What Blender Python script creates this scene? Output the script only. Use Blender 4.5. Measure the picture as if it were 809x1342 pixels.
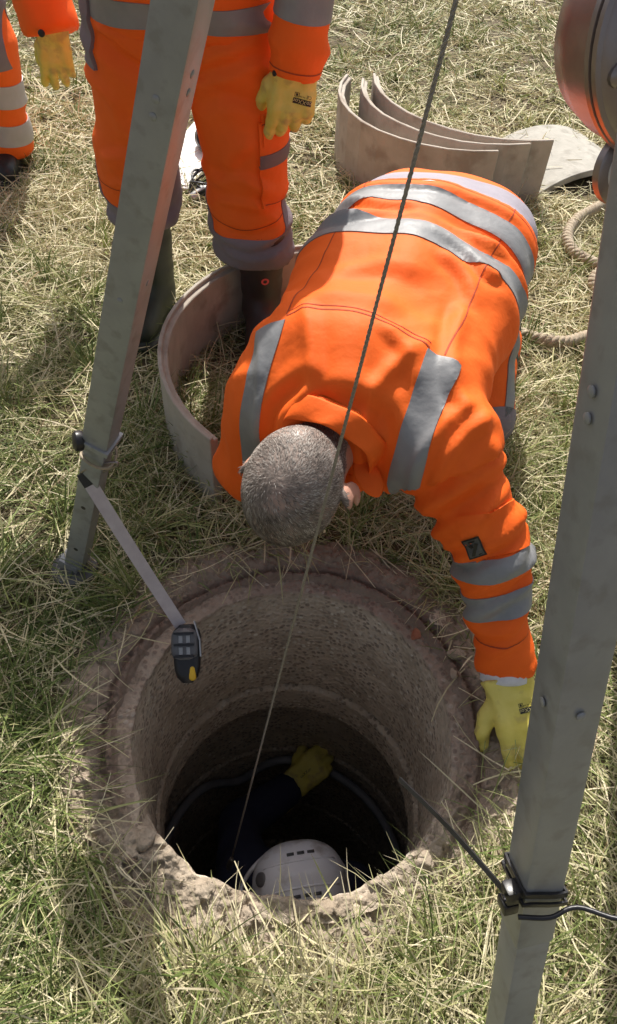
import bpy, bmesh, math, random
import numpy as np
from mathutils import Vector, Matrix
from mathutils.bvhtree import BVHTree

for o in list(bpy.data.objects):
    bpy.data.objects.remove(o, do_unlink=True)
SC = bpy.context.scene
COL = SC.collection
rng = np.random.default_rng(7)
random.seed(7)
rad = math.radians

# ------------------------------------------------------------------ camera
CAM_H, PITCH, ROLL = 1.5, rad(50), rad(4)
F_ = Vector((0, math.cos(PITCH), -math.sin(PITCH)))
U0 = Vector((0, math.sin(PITCH), math.cos(PITCH)))
R0 = Vector((1, 0, 0))
U_ = U0 * math.cos(ROLL) - R0 * math.sin(ROLL)
R_ = R0 * math.cos(ROLL) + U0 * math.sin(ROLL)
cam = bpy.data.cameras.new('camera')
cam.sensor_fit = 'VERTICAL'
cam.sensor_height = 24.0
cam.lens = 24.0 * 1000.0 / 1342.0
cam.clip_start = 0.02
cam.clip_end = 400
camo = bpy.data.objects.new('camera', cam)
COL.objects.link(camo)
m = Matrix((R_, U_, -F_)).transposed().to_4x4()
m.translation = (0, 0, CAM_H)
camo.matrix_world = m
SC.camera = camo

# ------------------------------------------------------------------ light
SUN_EL, SUN_AZ = rad(47.5), rad(-5)          # azimuth measured from +Y towards +X
to_sun = Vector((math.sin(SUN_AZ) * math.cos(SUN_EL), math.cos(SUN_AZ) * math.cos(SUN_EL), math.sin(SUN_EL)))
world = bpy.data.worlds.new('World')
SC.world = world
world.use_nodes = True
wn = world.node_tree.nodes
sky = wn.new('ShaderNodeTexSky')
sky.sky_type = 'NISHITA'
sky.sun_disc = False
sky.sun_elevation = SUN_EL
sky.sun_rotation = SUN_AZ
sky.air_density = 1.0
sky.dust_density = 5.0
sky.ozone_density = 0.6
wn['Background'].inputs['Strength'].default_value = 0.098
hsv = wn.new('ShaderNodeHueSaturation')          # sky made less blue all over, as a white balance
hsv.inputs['Saturation'].default_value = 0.5
world.node_tree.links.new(sky.outputs[0], hsv.inputs['Color'])
world.node_tree.links.new(hsv.outputs[0], wn['Background'].inputs['Color'])
sl = bpy.data.lights.new('sun', 'SUN')
sl.energy = 4.9
sl.angle = rad(0.53)
sl.color = (1.0, 0.95, 0.87)
so = bpy.data.objects.new('sun', sl)
so.location = (0, 6, 8)
so.rotation_euler = to_sun.to_track_quat('Z', 'Y').to_euler()
COL.objects.link(so)
SC.view_settings.view_transform = 'Standard'
SC.view_settings.look = 'None'
SC.view_settings.exposure = 0.32
SC.view_settings.gamma = 1.0
SC.view_settings.use_curve_mapping = False
SC.render.engine = 'CYCLES'
SC.cycles.use_denoising = True
SC.cycles.max_bounces = 6
SC.cycles.diffuse_bounces = 3
SC.cycles.transmission_bounces = 3

# ------------------------------------------------------------------ helpers
def V(*a):
    return np.array(a, float)

def nrm(v):
    v = np.asarray(v, float)
    return v / (np.linalg.norm(v) + 1e-12)

def _hash(ix, iy, iz, seed):
    h = (ix.astype(np.int64) * 374761393 + iy.astype(np.int64) * 668265263 + iz.astype(np.int64) * 2147483647 + seed * 974711) & 0xFFFFFFFF
    h = ((h ^ (h >> 13)) * 1274126177) & 0xFFFFFFFF
    h = (h ^ (h >> 16)) & 0xFFFFFFFF
    return h.astype(np.float64) / 2147483648.0 - 1.0

def noise3(P, seed=0):
    P = np.asarray(P, float)
    i = np.floor(P).astype(np.int64)
    f = P - i
    f = f * f * f * (f * (f * 6 - 15) + 10)
    out = 0
    for dx in (0, 1):
        wx = f[:, 0] if dx else 1 - f[:, 0]
        for dy in (0, 1):
            wy = f[:, 1] if dy else 1 - f[:, 1]
            for dz in (0, 1):
                wz = f[:, 2] if dz else 1 - f[:, 2]
                out = out + wx * wy * wz * _hash(i[:, 0] + dx, i[:, 1] + dy, i[:, 2] + dz, seed)
    return out

def fbm(P, seed=0, octv=3):
    P = np.asarray(P, float)
    s, a, t = 0, 1.0, 0
    for k in range(octv):
        s = s + a * noise3(P * 2 ** k, seed + k)
        t += a
        a *= .5
    return s / t

def worldbase(o):
    b = np.zeros(3)
    while o is not None:
        b += np.array(o.location)
        o = o.parent
    return b

def tag(o, label=None, cat=None, group=None, kind=None):
    if label: o['label'] = label
    if cat: o['category'] = cat
    if group: o['group'] = group
    if kind: o['kind'] = kind
    return o

def thing(name, label, cat, loc=(0, 0, 0), group=None):
    o = bpy.data.objects.new(name, None)
    o.empty_display_size = .1
    o.location = loc
    COL.objects.link(o)
    return tag(o, label, cat, group)

def mk(name, verts, faces, mat, parent=None, smooth=True, loc=None):
    """world-space verts -> one mesh object (vertices stored relative to its base)"""
    verts = np.asarray(verts, float)
    base = worldbase(parent) if parent is not None else (np.asarray(loc, float) if loc is not None else np.zeros(3))
    me = bpy.data.meshes.new(name)
    me.from_pydata((verts - base).tolist(), [], [tuple(int(i) for i in f) for f in faces])
    if smooth:
        me.polygons.foreach_set('use_smooth', [True] * len(me.polygons))
    me.update()
    o = bpy.data.objects.new(name, me)
    COL.objects.link(o)
    if parent is not None:
        o.parent = parent
    elif loc is not None:
        o.location = loc
    if mat is not None:
        me.materials.append(mat)
    return o

def mkbig(name, verts, quads, mat, parent=None, attrs=None, smooth=True):
    """fast numpy route for large all-quad meshes"""
    verts = np.asarray(verts, np.float32)
    if parent is not None:
        verts = verts - worldbase(parent).astype(np.float32)
    quads = np.asarray(quads, np.int32)
    me = bpy.data.meshes.new(name)
    me.vertices.add(len(verts))
    me.vertices.foreach_set('co', verts.ravel())
    k = quads.shape[1]
    me.loops.add(quads.size)
    me.loops.foreach_set('vertex_index', quads.ravel())
    me.polygons.add(len(quads))
    me.polygons.foreach_set('loop_start', np.arange(0, quads.size, k, dtype=np.int32))
    me.polygons.foreach_set('loop_total', np.full(len(quads), k, np.int32))
    me.polygons.foreach_set('use_smooth', np.full(len(quads), smooth))
    for n, v in (attrs or {}).items():
        a = me.attributes.new(n, 'FLOAT', 'POINT')
        a.data.foreach_set('value', np.asarray(v, np.float32))
    me.update(calc_edges=True)
    o = bpy.data.objects.new(name, me)
    COL.objects.link(o)
    if parent is not None:
        o.parent = parent
    if mat is not None:
        me.materials.append(mat)
    return o

# ---- polygon soup builders (world space)
class MB:
    def __init__(s):
        s.v, s.f = [], []
    def add(s, vs, fs):
        n = len(s.v)
        s.v += [tuple(map(float, p)) for p in vs]
        s.f += [tuple(n + i for i in f) for f in fs]
        return s
    def box(s, c, ax, ay, az, bev=0.0):
        """centre, three half-axis vectors; chamfered when bev > 0"""
        c, ax, ay, az = (np.asarray(q, float) for q in (c, ax, ay, az))
        if bev <= 0:
            vs = [c + i * ax + j * ay + k * az for k in (-1, 1) for j in (-1, 1) for i in (-1, 1)]
            return s.add(vs, [(0, 2, 3, 1), (4, 5, 7, 6), (0, 1, 5, 4), (2, 6, 7, 3), (0, 4, 6, 2), (1, 3, 7, 5)])
        bm = bmesh.new()
        bmesh.ops.create_cube(bm, size=2)
        M = Matrix((tuple(ax), tuple(ay), tuple(az))).transposed()
        for v in bm.verts:
            v.co = M @ v.co
        bmesh.ops.bevel(bm, geom=bm.edges[:], offset=bev, segments=2, profile=.6, affect='EDGES')
        bm.verts.index_update()
        s.add([np.array(v.co) + c for v in bm.verts], [[v.index for v in f.verts] for f in bm.faces])
        bm.free()
        return s
    def tube(s, pts, r, n=8, cap=True, squash=1.0, up=None):
        pts = [np.asarray(p, float) for p in pts]
        m_ = len(pts)
        r = np.broadcast_to(np.asarray(r, float), (m_,))
        t0 = nrm(pts[1] - pts[0])
        a = np.asarray(up, float) if up is not None else (V(0, 0, 1) if abs(t0[2]) < .9 else V(1, 0, 0))
        a = nrm(a - t0 * (a @ t0))
        vs, fs = [], []
        for i, p in enumerate(pts):
            t = nrm(pts[min(i + 1, m_ - 1)] - pts[max(i - 1, 0)])
            a = nrm(a - t * (a @ t))
            b = np.cross(t, a)
            for k in range(n):
                q = 2 * math.pi * k / n
                vs.append(p + r[i] * (math.cos(q) * a * squash + math.sin(q) * b))
        for i in range(m_ - 1):
            for k in range(n):
                fs.append((i * n + k, i * n + (k + 1) % n, (i + 1) * n + (k + 1) % n, (i + 1) * n + k))
        if cap:
            fs.append(tuple(range(n))[::-1])
            fs.append(tuple((m_ - 1) * n + k for k in range(n)))
        return s.add(vs, fs)
    def lathe(s, c, axis, prof, n=32, cap=True):
        """profile = [(along, radius)]"""
        c, ax = np.asarray(c, float), nrm(axis)
        a = nrm(np.cross(ax, V(0, 0, 1) if abs(ax[2]) < .9 else V(1, 0, 0)))
        b = np.cross(ax, a)
        vs, fs = [], []
        for h, r in prof:
            for k in range(n):
                q = 2 * math.pi * k / n
                vs.append(c + ax * h + r * (math.cos(q) * a + math.sin(q) * b))
        for i in range(len(prof) - 1):
            for k in range(n):
                fs.append((i * n + k, i * n + (k + 1) % n, (i + 1) * n + (k + 1) % n, (i + 1) * n + k))
        if cap:
            fs.append(tuple(range(n))[::-1])
            fs.append(tuple((len(prof) - 1) * n + k for k in range(n)))
        return s.add(vs, fs)
    def ribbon(s, pts, side, w, th=.0015):
        """flat strap with thickness; side = width direction per point or one vector"""
        pts = [np.asarray(p, float) for p in pts]
        vs, fs = [], []
        for i, p in enumerate(pts):
            t = nrm(pts[min(i + 1, len(pts) - 1)] - pts[max(i - 1, 0)])
            sd = np.asarray(side[i] if np.ndim(side) == 2 else side, float)
            sd = nrm(sd - t * (sd @ t))
            nn = np.cross(t, sd)
            for a_, b_ in ((-1, -1), (1, -1), (1, 1), (-1, 1)):
                vs.append(p + sd * w * .5 * a_ + nn * th * .5 * b_)
        for i in range(len(pts) - 1):
            for k in range(4):
                fs.append((i * 4 + k, i * 4 + (k + 1) % 4, i * 4 + 4 + (k + 1) % 4, i * 4 + 4 + k))
        fs.append((3, 2, 1, 0))
        e = 4 * (len(pts) - 1)
        fs.append((e, e + 1, e + 2, e + 3))
        return s.add(vs, fs)
    def build(s, name, mat, parent=None, smooth=False, loc=None):
        o = mk(name, s.v, s.f, mat, parent, smooth, loc)
        if smooth == 'auto':
            o.data.set_sharp_from_angle(angle=rad(40))
        return o

def spline(pts, n=8):
    pts = [np.asarray(p, float) for p in pts]
    P = [2 * pts[0] - pts[1]] + pts + [2 * pts[-1] - pts[-2]]
    out = []
    for i in range(1, len(P) - 2):
        for k in range(n):
            t = k / n
            out.append(.5 * (2 * P[i] + (P[i + 1] - P[i - 1]) * t + (2 * P[i - 1] - 5 * P[i] + 4 * P[i + 1] - P[i + 2]) * t * t
                             + (3 * P[i] - P[i - 1] - 3 * P[i + 1] + P[i + 2]) * t ** 3))
    out.append(pts[-1])
    return out

# ---- signed distance modelling for bodies and cloth
def rc(P, a, b, ra, rb):
    a, b = np.asarray(a, float), np.asarray(b, float)
    ab = b - a
    t = np.clip(((P - a) @ ab) / (ab @ ab + 1e-12), 0, 1)
    return np.linalg.norm(P - a - t[:, None] * ab, axis=1) - (ra + (rb - ra) * t)

def ell(P, c, M, r):
    q = (P - np.asarray(c, float)) @ np.asarray(M, float).T
    r = np.asarray(r, float)
    k0 = np.linalg.norm(q / r, axis=1)
    k1 = np.linalg.norm(q / (r * r), axis=1) + 1e-9
    return k0 * (k0 - 1) / k1

def smin(a, b, k):
    h = np.clip(.5 + .5 * (b - a) / k, 0, 1)
    return b + (a - b) * h - k * h * (1 - h)

def smax(a, b, k):
    return -smin(-a, -b, k)

def sunion(ds, k):
    d = ds[0]
    for e in ds[1:]:
        d = smin(d, e, k)
    return d

def nets(f, lo, hi, h):
    """naive surface nets: f(P)->sdf ; returns verts, quads"""
    lo, hi = np.asarray(lo, float), np.asarray(hi, float)
    n = np.ceil((hi - lo) / h).astype(int) + 1
    ax = [lo[i] + h * np.arange(n[i]) for i in range(3)]
    G = np.stack(np.meshgrid(*ax, indexing='ij'), -1).reshape(-1, 3)
    D = np.empty(len(G))
    for s in range(0, len(G), 400000):
        D[s:s + 400000] = f(G[s:s + 400000])
    D = D.reshape(n)
    S = D < 0
    c = S[:-1, :-1, :-1].astype(np.int8)
    cnt = np.zeros(tuple(n - 1), np.int8)
    for i in (0, 1):
        for j in (0, 1):
            for k in (0, 1):
                cnt += S[i:n[0] - 1 + i, j:n[1] - 1 + j, k:n[2] - 1 + k]
    act = (cnt > 0) & (cnt < 8)
    idx = -np.ones(tuple(n - 1), int)
    ci = np.argwhere(act)
    idx[act] = np.arange(len(ci))
    acc = np.zeros((len(ci), 3))
    num = np.zeros(len(ci))
    cor = [(0, 0, 0), (1, 0, 0), (0, 1, 0), (1, 1, 0), (0, 0, 1), (1, 0, 1), (0, 1, 1), (1, 1, 1)]
    for a in range(8):
        for b in range(a + 1, 8):
            if sum(abs(cor[a][q] - cor[b][q]) for q in range(3)) != 1:
                continue
            A, B = np.array(cor[a]), np.array(cor[b])
            da = D[tuple((ci + A).T)]
            db = D[tuple((ci + B).T)]
            x = (da < 0) != (db < 0)
            t = np.where(x, da / np.where(x, da - db, 1), 0)
            p = A + t[:, None] * (B - A)
            acc[x] += p[x]
            num[x] += 1
    vs = lo + h * (ci + acc / num[:, None])
    quads = []
    for d in range(3):
        u, v = (d + 1) % 3, (d + 2) % 3
        sl0 = [slice(None)] * 3; sl1 = [slice(None)] * 3
        sl0[d] = slice(0, n[d] - 1); sl1[d] = slice(1, n[d])
        for q in (u, v):
            sl0[q] = slice(1, n[q] - 1); sl1[q] = slice(1, n[q] - 1)
        s0, s1 = S[tuple(sl0)], S[tuple(sl1)]
        for flip, msk in ((False, s0 & ~s1), (True, ~s0 & s1)):
            e = np.argwhere(msk)
            if not len(e):
                continue
            e[:, u] += 1; e[:, v] += 1
            eu = np.zeros(3, int); eu[u] = 1
            ev = np.zeros(3, int); ev[v] = 1
            q = np.stack([idx[tuple((e - eu - ev).T)], idx[tuple((e - ev).T)], idx[tuple(e.T)], idx[tuple((e - eu).T)]], 1)
            if flip:
                q = q[:, ::-1]
            quads.append(q)
    quads = np.concatenate(quads)
    return vs, quads

def vnormals(vs, quads):
    q = np.asarray(quads)
    nn = np.cross(vs[q[:, 2]] - vs[q[:, 0]], vs[q[:, 3]] - vs[q[:, 1]])
    out = np.zeros_like(vs)
    for k in range(4):
        np.add.at(out, q[:, k], nn)
    return out / (np.linalg.norm(out, axis=1)[:, None] + 1e-12)

def clip_patch(vs, quads, fields, off):
    """cut the part of a surface where every field >= 0, moved out by off along its normals"""
    N = vnormals(vs, quads)
    fl = np.stack(fields, 1)
    q = np.asarray(quads)
    keep = (fl[q] >= 0).any(axis=1).all(axis=1)
    tris = np.concatenate([q[keep][:, [0, 1, 2]], q[keep][:, [0, 2, 3]]])
    cache, ov, of = {}, [], []
    def vid(p):
        k = tuple(np.round(p, 6))
        if k not in cache:
            cache[k] = len(ov)
            ov.append(p)
        return cache[k]
    data = np.concatenate([vs + N * off, fl], 1)
    for t in tris:
        poly = [data[i] for i in t]
        if (fl[t] < 0).any():
            for c in range(fl.shape[1]):
                res = []
                for a in range(len(poly)):
                    A, B = poly[a], poly[(a + 1) % len(poly)]
                    fa, fb = A[3 + c], B[3 + c]
                    if fa >= 0:
                        res.append(A)
                    if (fa >= 0) != (fb >= 0):
                        res.append(A + (B - A) * (fa / (fa - fb)))
                poly = res
                if len(poly) < 3:
                    break
        if len(poly) >= 3:
            ids = []
            for p in poly:
                i = vid(p[:3])
                if i not in ids:
                    ids.append(i)
            if len(ids) >= 3:
                of.append(ids)
    return np.array(ov) if ov else np.zeros((0, 3)), of

def patch(name, surf, fields, off, mat, parent, rim=True):
    vs, quads = surf
    v, f = clip_patch(vs, quads, fields, off)
    if not len(f):
        return None
    o = mk(name, v, f, mat, parent, True)
    if rim:                                   # turn the border down to the cloth so the patch has an edge
        bm = bmesh.new(); bm.from_mesh(o.data)
        bm.normal_update()
        be = [e for e in bm.edges if e.is_boundary]
        nm = {tuple(round(c, 5) for c in v_.co): v_.normal.copy() for e in be for v_ in e.verts}
        r = bmesh.ops.extrude_edge_only(bm, edges=be)
        for v_ in r['geom']:
            if isinstance(v_, bmesh.types.BMVert):
                k = nm.get(tuple(round(c, 5) for c in v_.co))
                if k is not None:
                    v_.co -= k * (off + .002)
        rimf = [f_ for f_ in r['geom'] if isinstance(f_, bmesh.types.BMFace)]
        for f_ in bm.faces:
            f_.smooth = True
        for f_ in rimf:
            f_.smooth = False
        for e in be:
            if e.is_valid: e.smooth = False
        bm.to_mesh(o.data); bm.free()
    return o

# ------------------------------------------------------------------ materials
MATS = {}
def pmat(name, c1, c2=None, scale=8, rough=.7, bump=0.0, bscale=60, metal=0.0, spec=.5, rough2=None, bdist=.002, detail=4, c3=None, s3=2.0):
    if name in MATS: return MATS[name]
    ma = bpy.data.materials.new(name)
    ma.use_nodes = True
    nt = ma.node_tree
    N, L = nt.nodes, nt.links
    b = N['Principled BSDF']
    b.inputs['Roughness'].default_value = rough
    b.inputs['Metallic'].default_value = metal
    b.inputs['Specular IOR Level'].default_value = spec
    tc = N.new('ShaderNodeTexCoord')
    col = (*c1, 1)
    if c2 is not None:
        n = N.new('ShaderNodeTexNoise')
        n.inputs['Scale'].default_value = scale
        n.inputs['Detail'].default_value = detail
        n.inputs['Roughness'].default_value = .6
        L.new(tc.outputs['Object'], n.inputs['Vector'])
        r = N.new('ShaderNodeValToRGB')
        r.color_ramp.elements[0].position = .35
        r.color_ramp.elements[1].position = .65
        r.color_ramp.elements[0].color = col
        r.color_ramp.elements[1].color = (*c2, 1)
        L.new(n.outputs['Fac'], r.inputs['Fac'])
        out = r.outputs['Color']
        if c3 is not None:
            n3 = N.new('ShaderNodeTexNoise')
            n3.inputs['Scale'].default_value = s3
            n3.inputs['Detail'].default_value = 5
            L.new(tc.outputs['Object'], n3.inputs['Vector'])
            r3 = N.new('ShaderNodeValToRGB')
            r3.color_ramp.elements[0].position = .52
            r3.color_ramp.elements[1].position = .66
            L.new(n3.outputs['Fac'], r3.inputs['Fac'])
            mx = N.new('ShaderNodeMixRGB')
            mx.inputs['Color2'].default_value = (*c3, 1)
            L.new(r3.outputs['Color'], mx.inputs['Fac'])
            L.new(out, mx.inputs['Color1'])
            out = mx.outputs['Color']
        L.new(out, b.inputs['Base Color'])
        if rough2 is not None:
            mr = N.new('ShaderNodeMapRange')
            mr.inputs['To Min'].default_value = rough
            mr.inputs['To Max'].default_value = rough2
            L.new(n.outputs['Fac'], mr.inputs['Value'])
            L.new(mr.outputs[0], b.inputs['Roughness'])
    else:
        b.inputs['Base Color'].default_value = col
    if bump:
        nb = N.new('ShaderNodeTexNoise')
        nb.inputs['Scale'].default_value = bscale
        nb.inputs['Detail'].default_value = 5
        L.new(tc.outputs['Object'], nb.inputs['Vector'])
        bp = N.new('ShaderNodeBump')
        bp.inputs['Strength'].default_value = bump
        bp.inputs['Distance'].default_value = bdist
        L.new(nb.outputs['Fac'], bp.inputs['Height'])
        L.new(bp.outputs[0], b.inputs['Normal'])
    MATS[name] = ma
    return ma

def wrinkle(ma, scale, dist, strength):
    """creased cloth: ridged noise in the bump, on top of the material's own bump"""
    N, L = ma.node_tree.nodes, ma.node_tree.links
    tc = N.new('ShaderNodeTexCoord')
    wn_ = N.new('ShaderNodeTexNoise'); wn_.inputs['Scale'].default_value = scale * .6; wn_.inputs['Detail'].default_value = 1
    L.new(tc.outputs['Object'], wn_.inputs['Vector'])
    ad = N.new('ShaderNodeVectorMath'); ad.operation = 'MULTIPLY_ADD'
    ad.inputs[1].default_value = (.16, .16, .16)
    L.new(wn_.outputs['Color'], ad.inputs[0]); L.new(tc.outputs['Object'], ad.inputs[2])
    nz = N.new('ShaderNodeTexNoise')
    nz.noise_type = 'RIDGED_MULTIFRACTAL'
    nz.inputs['Scale'].default_value = scale; nz.inputs['Detail'].default_value = 1.5
    L.new(ad.outputs[0], nz.inputs['Vector'])
    b = N['Principled BSDF']
    bp = N.new('ShaderNodeBump'); bp.inputs['Strength'].default_value = strength; bp.inputs['Distance'].default_value = dist
    L.new(nz.outputs['Fac'], bp.inputs['Height'])
    if b.inputs['Normal'].links:
        L.new(b.inputs['Normal'].links[0].from_socket, bp.inputs['Normal'])
    L.new(bp.outputs[0], b.inputs['Normal'])
ORANGE = pmat('hivis_orange', (.98, .158, .017), (.92, .138, .014), 4, .66, .35, 20, spec=.25, bdist=.010)
wrinkle(ORANGE, 4.6, .022, .8)
SEAM = pmat('seam_thread', (.42, .055, .012), None, rough=.8)
TAPE = pmat('reflective_tape', (.215, .22, .23), (.27, .275, .285), 9, .5, .45, 26, metal=.0, bdist=.006)
wrinkle(TAPE, 11, .006, .6)
LILAC = pmat('grey_lilac_cloth', (.29, .265, .315), (.34, .315, .365), 6, .8, .4, 40, bdist=.004)
GREYCLOTH = pmat('dark_grey_cloth', (.190, .160, .180), (.235, .200, .220), 6, .85, .5, 40, bdist=.004)
NAVY = pmat('navy_cloth', (.020, .024, .055), (.030, .034, .070), 8, .85, .4, 40, bdist=.004)
YELLOW = pmat('yellow_glove', (.68, .57, .10), (.76, .65, .17), 14, .62, .5, 60, bdist=.003, c3=(.52, .41, .12), s3=26)
CUFFW = pmat('white_knit_cuff', (.62, .62, .66), (.72, .72, .75), 30, .8, .5, 200, bdist=.002)
SKIN = pmat('skin', (.56, .29, .21), (.63, .35, .26), 14, .5, .25, 120, bdist=.001)
HAIRBASE = pmat('grey_hair_base', (.17, .135, .115), (.27, .21, .18), 30, .75, .6, 160, bdist=.003, c3=(.40, .27, .22), s3=15)
BOOTG = pmat('green_rubber', (.018, .024, .018), (.03, .036, .026), 7, .38, .2, 30, rough2=.6)
BOOTB = pmat('brown_rubber', (.035, .022, .020), (.06, .040, .036), 7, .42, .2, 30, rough2=.6)
BLACKB = pmat('black_boot', (.012, .012, .013), (.025, .025, .027), 9, .4, .3, 50)
BLACK = pmat('black_plastic', (.012, .012, .014), (.022, .022, .026), 20, .35, .2, 80)
PRINTK = pmat('print_black', (.012, .012, .012), None, rough=.5)
PRINTW = pmat('print_pale', (.62, .55, .25), None, rough=.5)
ALU = pmat('aluminium', (.275, .286, .305), (.325, .336, .352), 17, .32, .18, 90, metal=.22, rough2=.50, bdist=.0012, c3=(.25, .255, .26), s3=40)
STEEL = pmat('steel', (.42, .42, .42), (.52, .51, .50), 30, .3, .15, 100, metal=.95, rough2=.45)
CABLE = pmat('wire_rope', (.23, .21, .19), (.32, .30, .27), 300, .45, .9, 500, metal=.5, bdist=.001)
CASTING = pmat('winch_casting', (.27, .23, .225), (.33, .29, .285), 10, .22, .12, 60, metal=.78, rough2=.42)
CONC = pmat('panel_concrete', (.40, .355, .30), (.48, .435, .375), 9, .9, .6, 70, c3=(.33, .28, .23), s3=11, bdist=.002)
CONCL = pmat('sunlit_concrete', (.38, .365, .325), (.46, .44, .395), 14, .9, .6, 80, bdist=.002, c3=(.30, .285, .25), s3=13)  # same panel concrete, sunlight put into a paler, greyer colour
ROPE = pmat('hemp_rope', (.33, .27, .19), (.44, .37, .275), 40, .9, .7, 180, bdist=.002)
STRAP = pmat('pale_webbing', (.50, .44, .46), (.58, .52, .54), 30, .7, .5, 350, bdist=.001)
HELMET = pmat('white_helmet', (.72, .75, .84), (.80, .82, .88), 10, .35, .1, 40, c3=(.46, .45, .46), s3=17)
WHITEB = pmat('white_board', (.74, .72, .70), (.80, .78, .76), 10, .6, .1, 30)
HOSE = pmat('grey_hose', (.20, .20, .22), (.26, .26, .28), 12, .5, .2, 60)
REDPINK = pmat('red_print', (.75, .10, .10), None, rough=.5)
YELLOWP = pmat('yellow_plastic', (.80, .50, .03), (.72, .42, .02), 40, .4)
GREYP = pmat('grey_plastic', (.10, .10, .11), (.15, .15, .16), 12, .4, .1, 40)

def attr_mat(name, ramp, rough=.7, trans=.25):
    ma = bpy.data.materials.new(name)
    ma.use_nodes = True
    N, L = ma.node_tree.nodes, ma.node_tree.links
    b = N['Principled BSDF']
    b.inputs['Roughness'].default_value = rough
    b.inputs['Specular IOR Level'].default_value = .35
    a = N.new('ShaderNodeAttribute'); a.attribute_name = 'tint'
    r = N.new('ShaderNodeValToRGB')
    els = r.color_ramp.elements
    els[0].position, els[0].color = ramp[0][0], (*ramp[0][1], 1)
    els[1].position, els[1].color = ramp[-1][0], (*ramp[-1][1], 1)
    for p, c in ramp[1:-1]:
        e = els.new(p); e.color = (*c, 1)
    L.new(a.outputs['Fac'], r.inputs['Fac'])
    L.new(r.outputs['Color'], b.inputs['Base Color'])
    if trans:
        t = N.new('ShaderNodeBsdfTranslucent')
        L.new(r.outputs['Color'], t.inputs['Color'])
        mx = N.new('ShaderNodeMixShader'); mx.inputs[0].default_value = trans
        L.new(b.outputs[0], mx.inputs[1]); L.new(t.outputs[0], mx.inputs[2])
        L.new(mx.outputs[0], N['Material Output'].inputs['Surface'])
    return ma

GRASS = attr_mat('grass_blades', [(0, (.075, .115, .030)), (.22, (.16, .215, .060)), (.42, (.29, .325, .115)), (.60, (.46, .44, .22)),
                                  (.78, (.62, .555, .35)), (.92, (.72, .65, .46)), (1, (.36, .26, .15))], .55, .15)
HAIR = attr_mat('hair_strands', [(0, (.06, .048, .040)), (.35, (.15, .125, .11)), (.7, (.35, .305, .27)), (1, (.58, .53, .48))], .45, 0)

def shaft_material(name, base1, base2, stain, peb=True):
    ma = bpy.data.materials.new(name); ma.use_nodes = True
    N, L = ma.node_tree.nodes, ma.node_tree.links
    b = N['Principled BSDF']; b.inputs['Roughness'].default_value = .92
    tc = N.new('ShaderNodeTexCoord')
    n = N.new('ShaderNodeTexNoise'); n.inputs['Scale'].default_value = 9; n.inputs['Detail'].default_value = 8; n.inputs['Roughness'].default_value = .7
    L.new(tc.outputs['Object'], n.inputs['Vector'])
    r = N.new('ShaderNodeValToRGB')
    r.color_ramp.elements[0].position, r.color_ramp.elements[0].color = .36, (*base1, 1)
    r.color_ramp.elements[1].position, r.color_ramp.elements[1].color = .64, (*base2, 1)
    L.new(n.outputs['Fac'], r.inputs['Fac'])
    out = r.outputs['Color']
    v = N.new('ShaderNodeTexVoronoi'); v.inputs['Scale'].default_value = 80; v.inputs['Randomness'].default_value = 1
    L.new(tc.outputs['Object'], v.inputs['Vector'])
    if peb:
        pr = N.new('ShaderNodeValToRGB')              # which stones show and their colour
        e = pr.color_ramp.elements
        e[0].position, e[0].color = 0, (.25, .205, .16, 1)
        e[1].position, e[1].color = 1, (.72, .66, .56, 1)
        k = e.new(.35); k.color = (.30, .24, .19, 1)
        k = e.new(.7); k.color = (.36, .31, .25, 1)
        sp = N.new('ShaderNodeSeparateColor')
        L.new(v.outputs['Color'], sp.inputs[0])
        L.new(sp.outputs[0], pr.inputs['Fac'])
        mk_ = N.new('ShaderNodeMapRange')
        mk_.inputs['From Min'].default_value = .50; mk_.inputs['From Max'].default_value = .36
        mk_.inputs['To Min'].default_value = 0; mk_.inputs['To Max'].default_value = 1
        L.new(v.outputs['Distance'], mk_.inputs['Value'])
        n2 = N.new('ShaderNodeTexNoise'); n2.inputs['Scale'].default_value = 14; n2.inputs['Detail'].default_value = 3
        L.new(tc.outputs['Object'], n2.inputs['Vector'])
        m2 = N.new('ShaderNodeMapRange'); m2.inputs['From Min'].default_value = .30; m2.inputs['From Max'].default_value = .48
        L.new(n2.outputs['Fac'], m2.inputs['Value'])
        mul = N.new('ShaderNodeMath'); mul.operation = 'MULTIPLY'
        L.new(mk_.outputs[0], mul.inputs[0]); L.new(m2.outputs[0], mul.inputs[1])
        mx = N.new('ShaderNodeMixRGB')
        L.new(mul.outputs[0], mx.inputs['Fac']); L.new(out, mx.inputs['Color1']); L.new(pr.outputs['Color'], mx.inputs['Color2'])
        out = mx.outputs['Color']
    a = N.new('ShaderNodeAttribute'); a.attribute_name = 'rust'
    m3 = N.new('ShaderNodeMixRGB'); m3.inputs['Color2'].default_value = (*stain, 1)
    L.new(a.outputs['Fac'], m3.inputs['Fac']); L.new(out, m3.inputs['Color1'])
    L.new(m3.outputs['Color'], b.inputs['Base Color'])
    nb = N.new('ShaderNodeTexNoise'); nb.inputs['Scale'].default_value = 110; nb.inputs['Detail'].default_value = 6
    L.new(tc.outputs['Object'], nb.inputs['Vector'])
    ad = N.new('ShaderNodeMath'); ad.operation = 'SUBTRACT'
    L.new(nb.outputs['Fac'], ad.inputs[0]); L.new(v.outputs['Distance'], ad.inputs[1])
    bp = N.new('ShaderNodeBump'); bp.inputs['Strength'].default_value = .9; bp.inputs['Distance'].default_value = .005
    L.new(ad.outputs[0], bp.inputs['Height']); L.new(bp.outputs[0], b.inputs['Normal'])
    return ma

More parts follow.
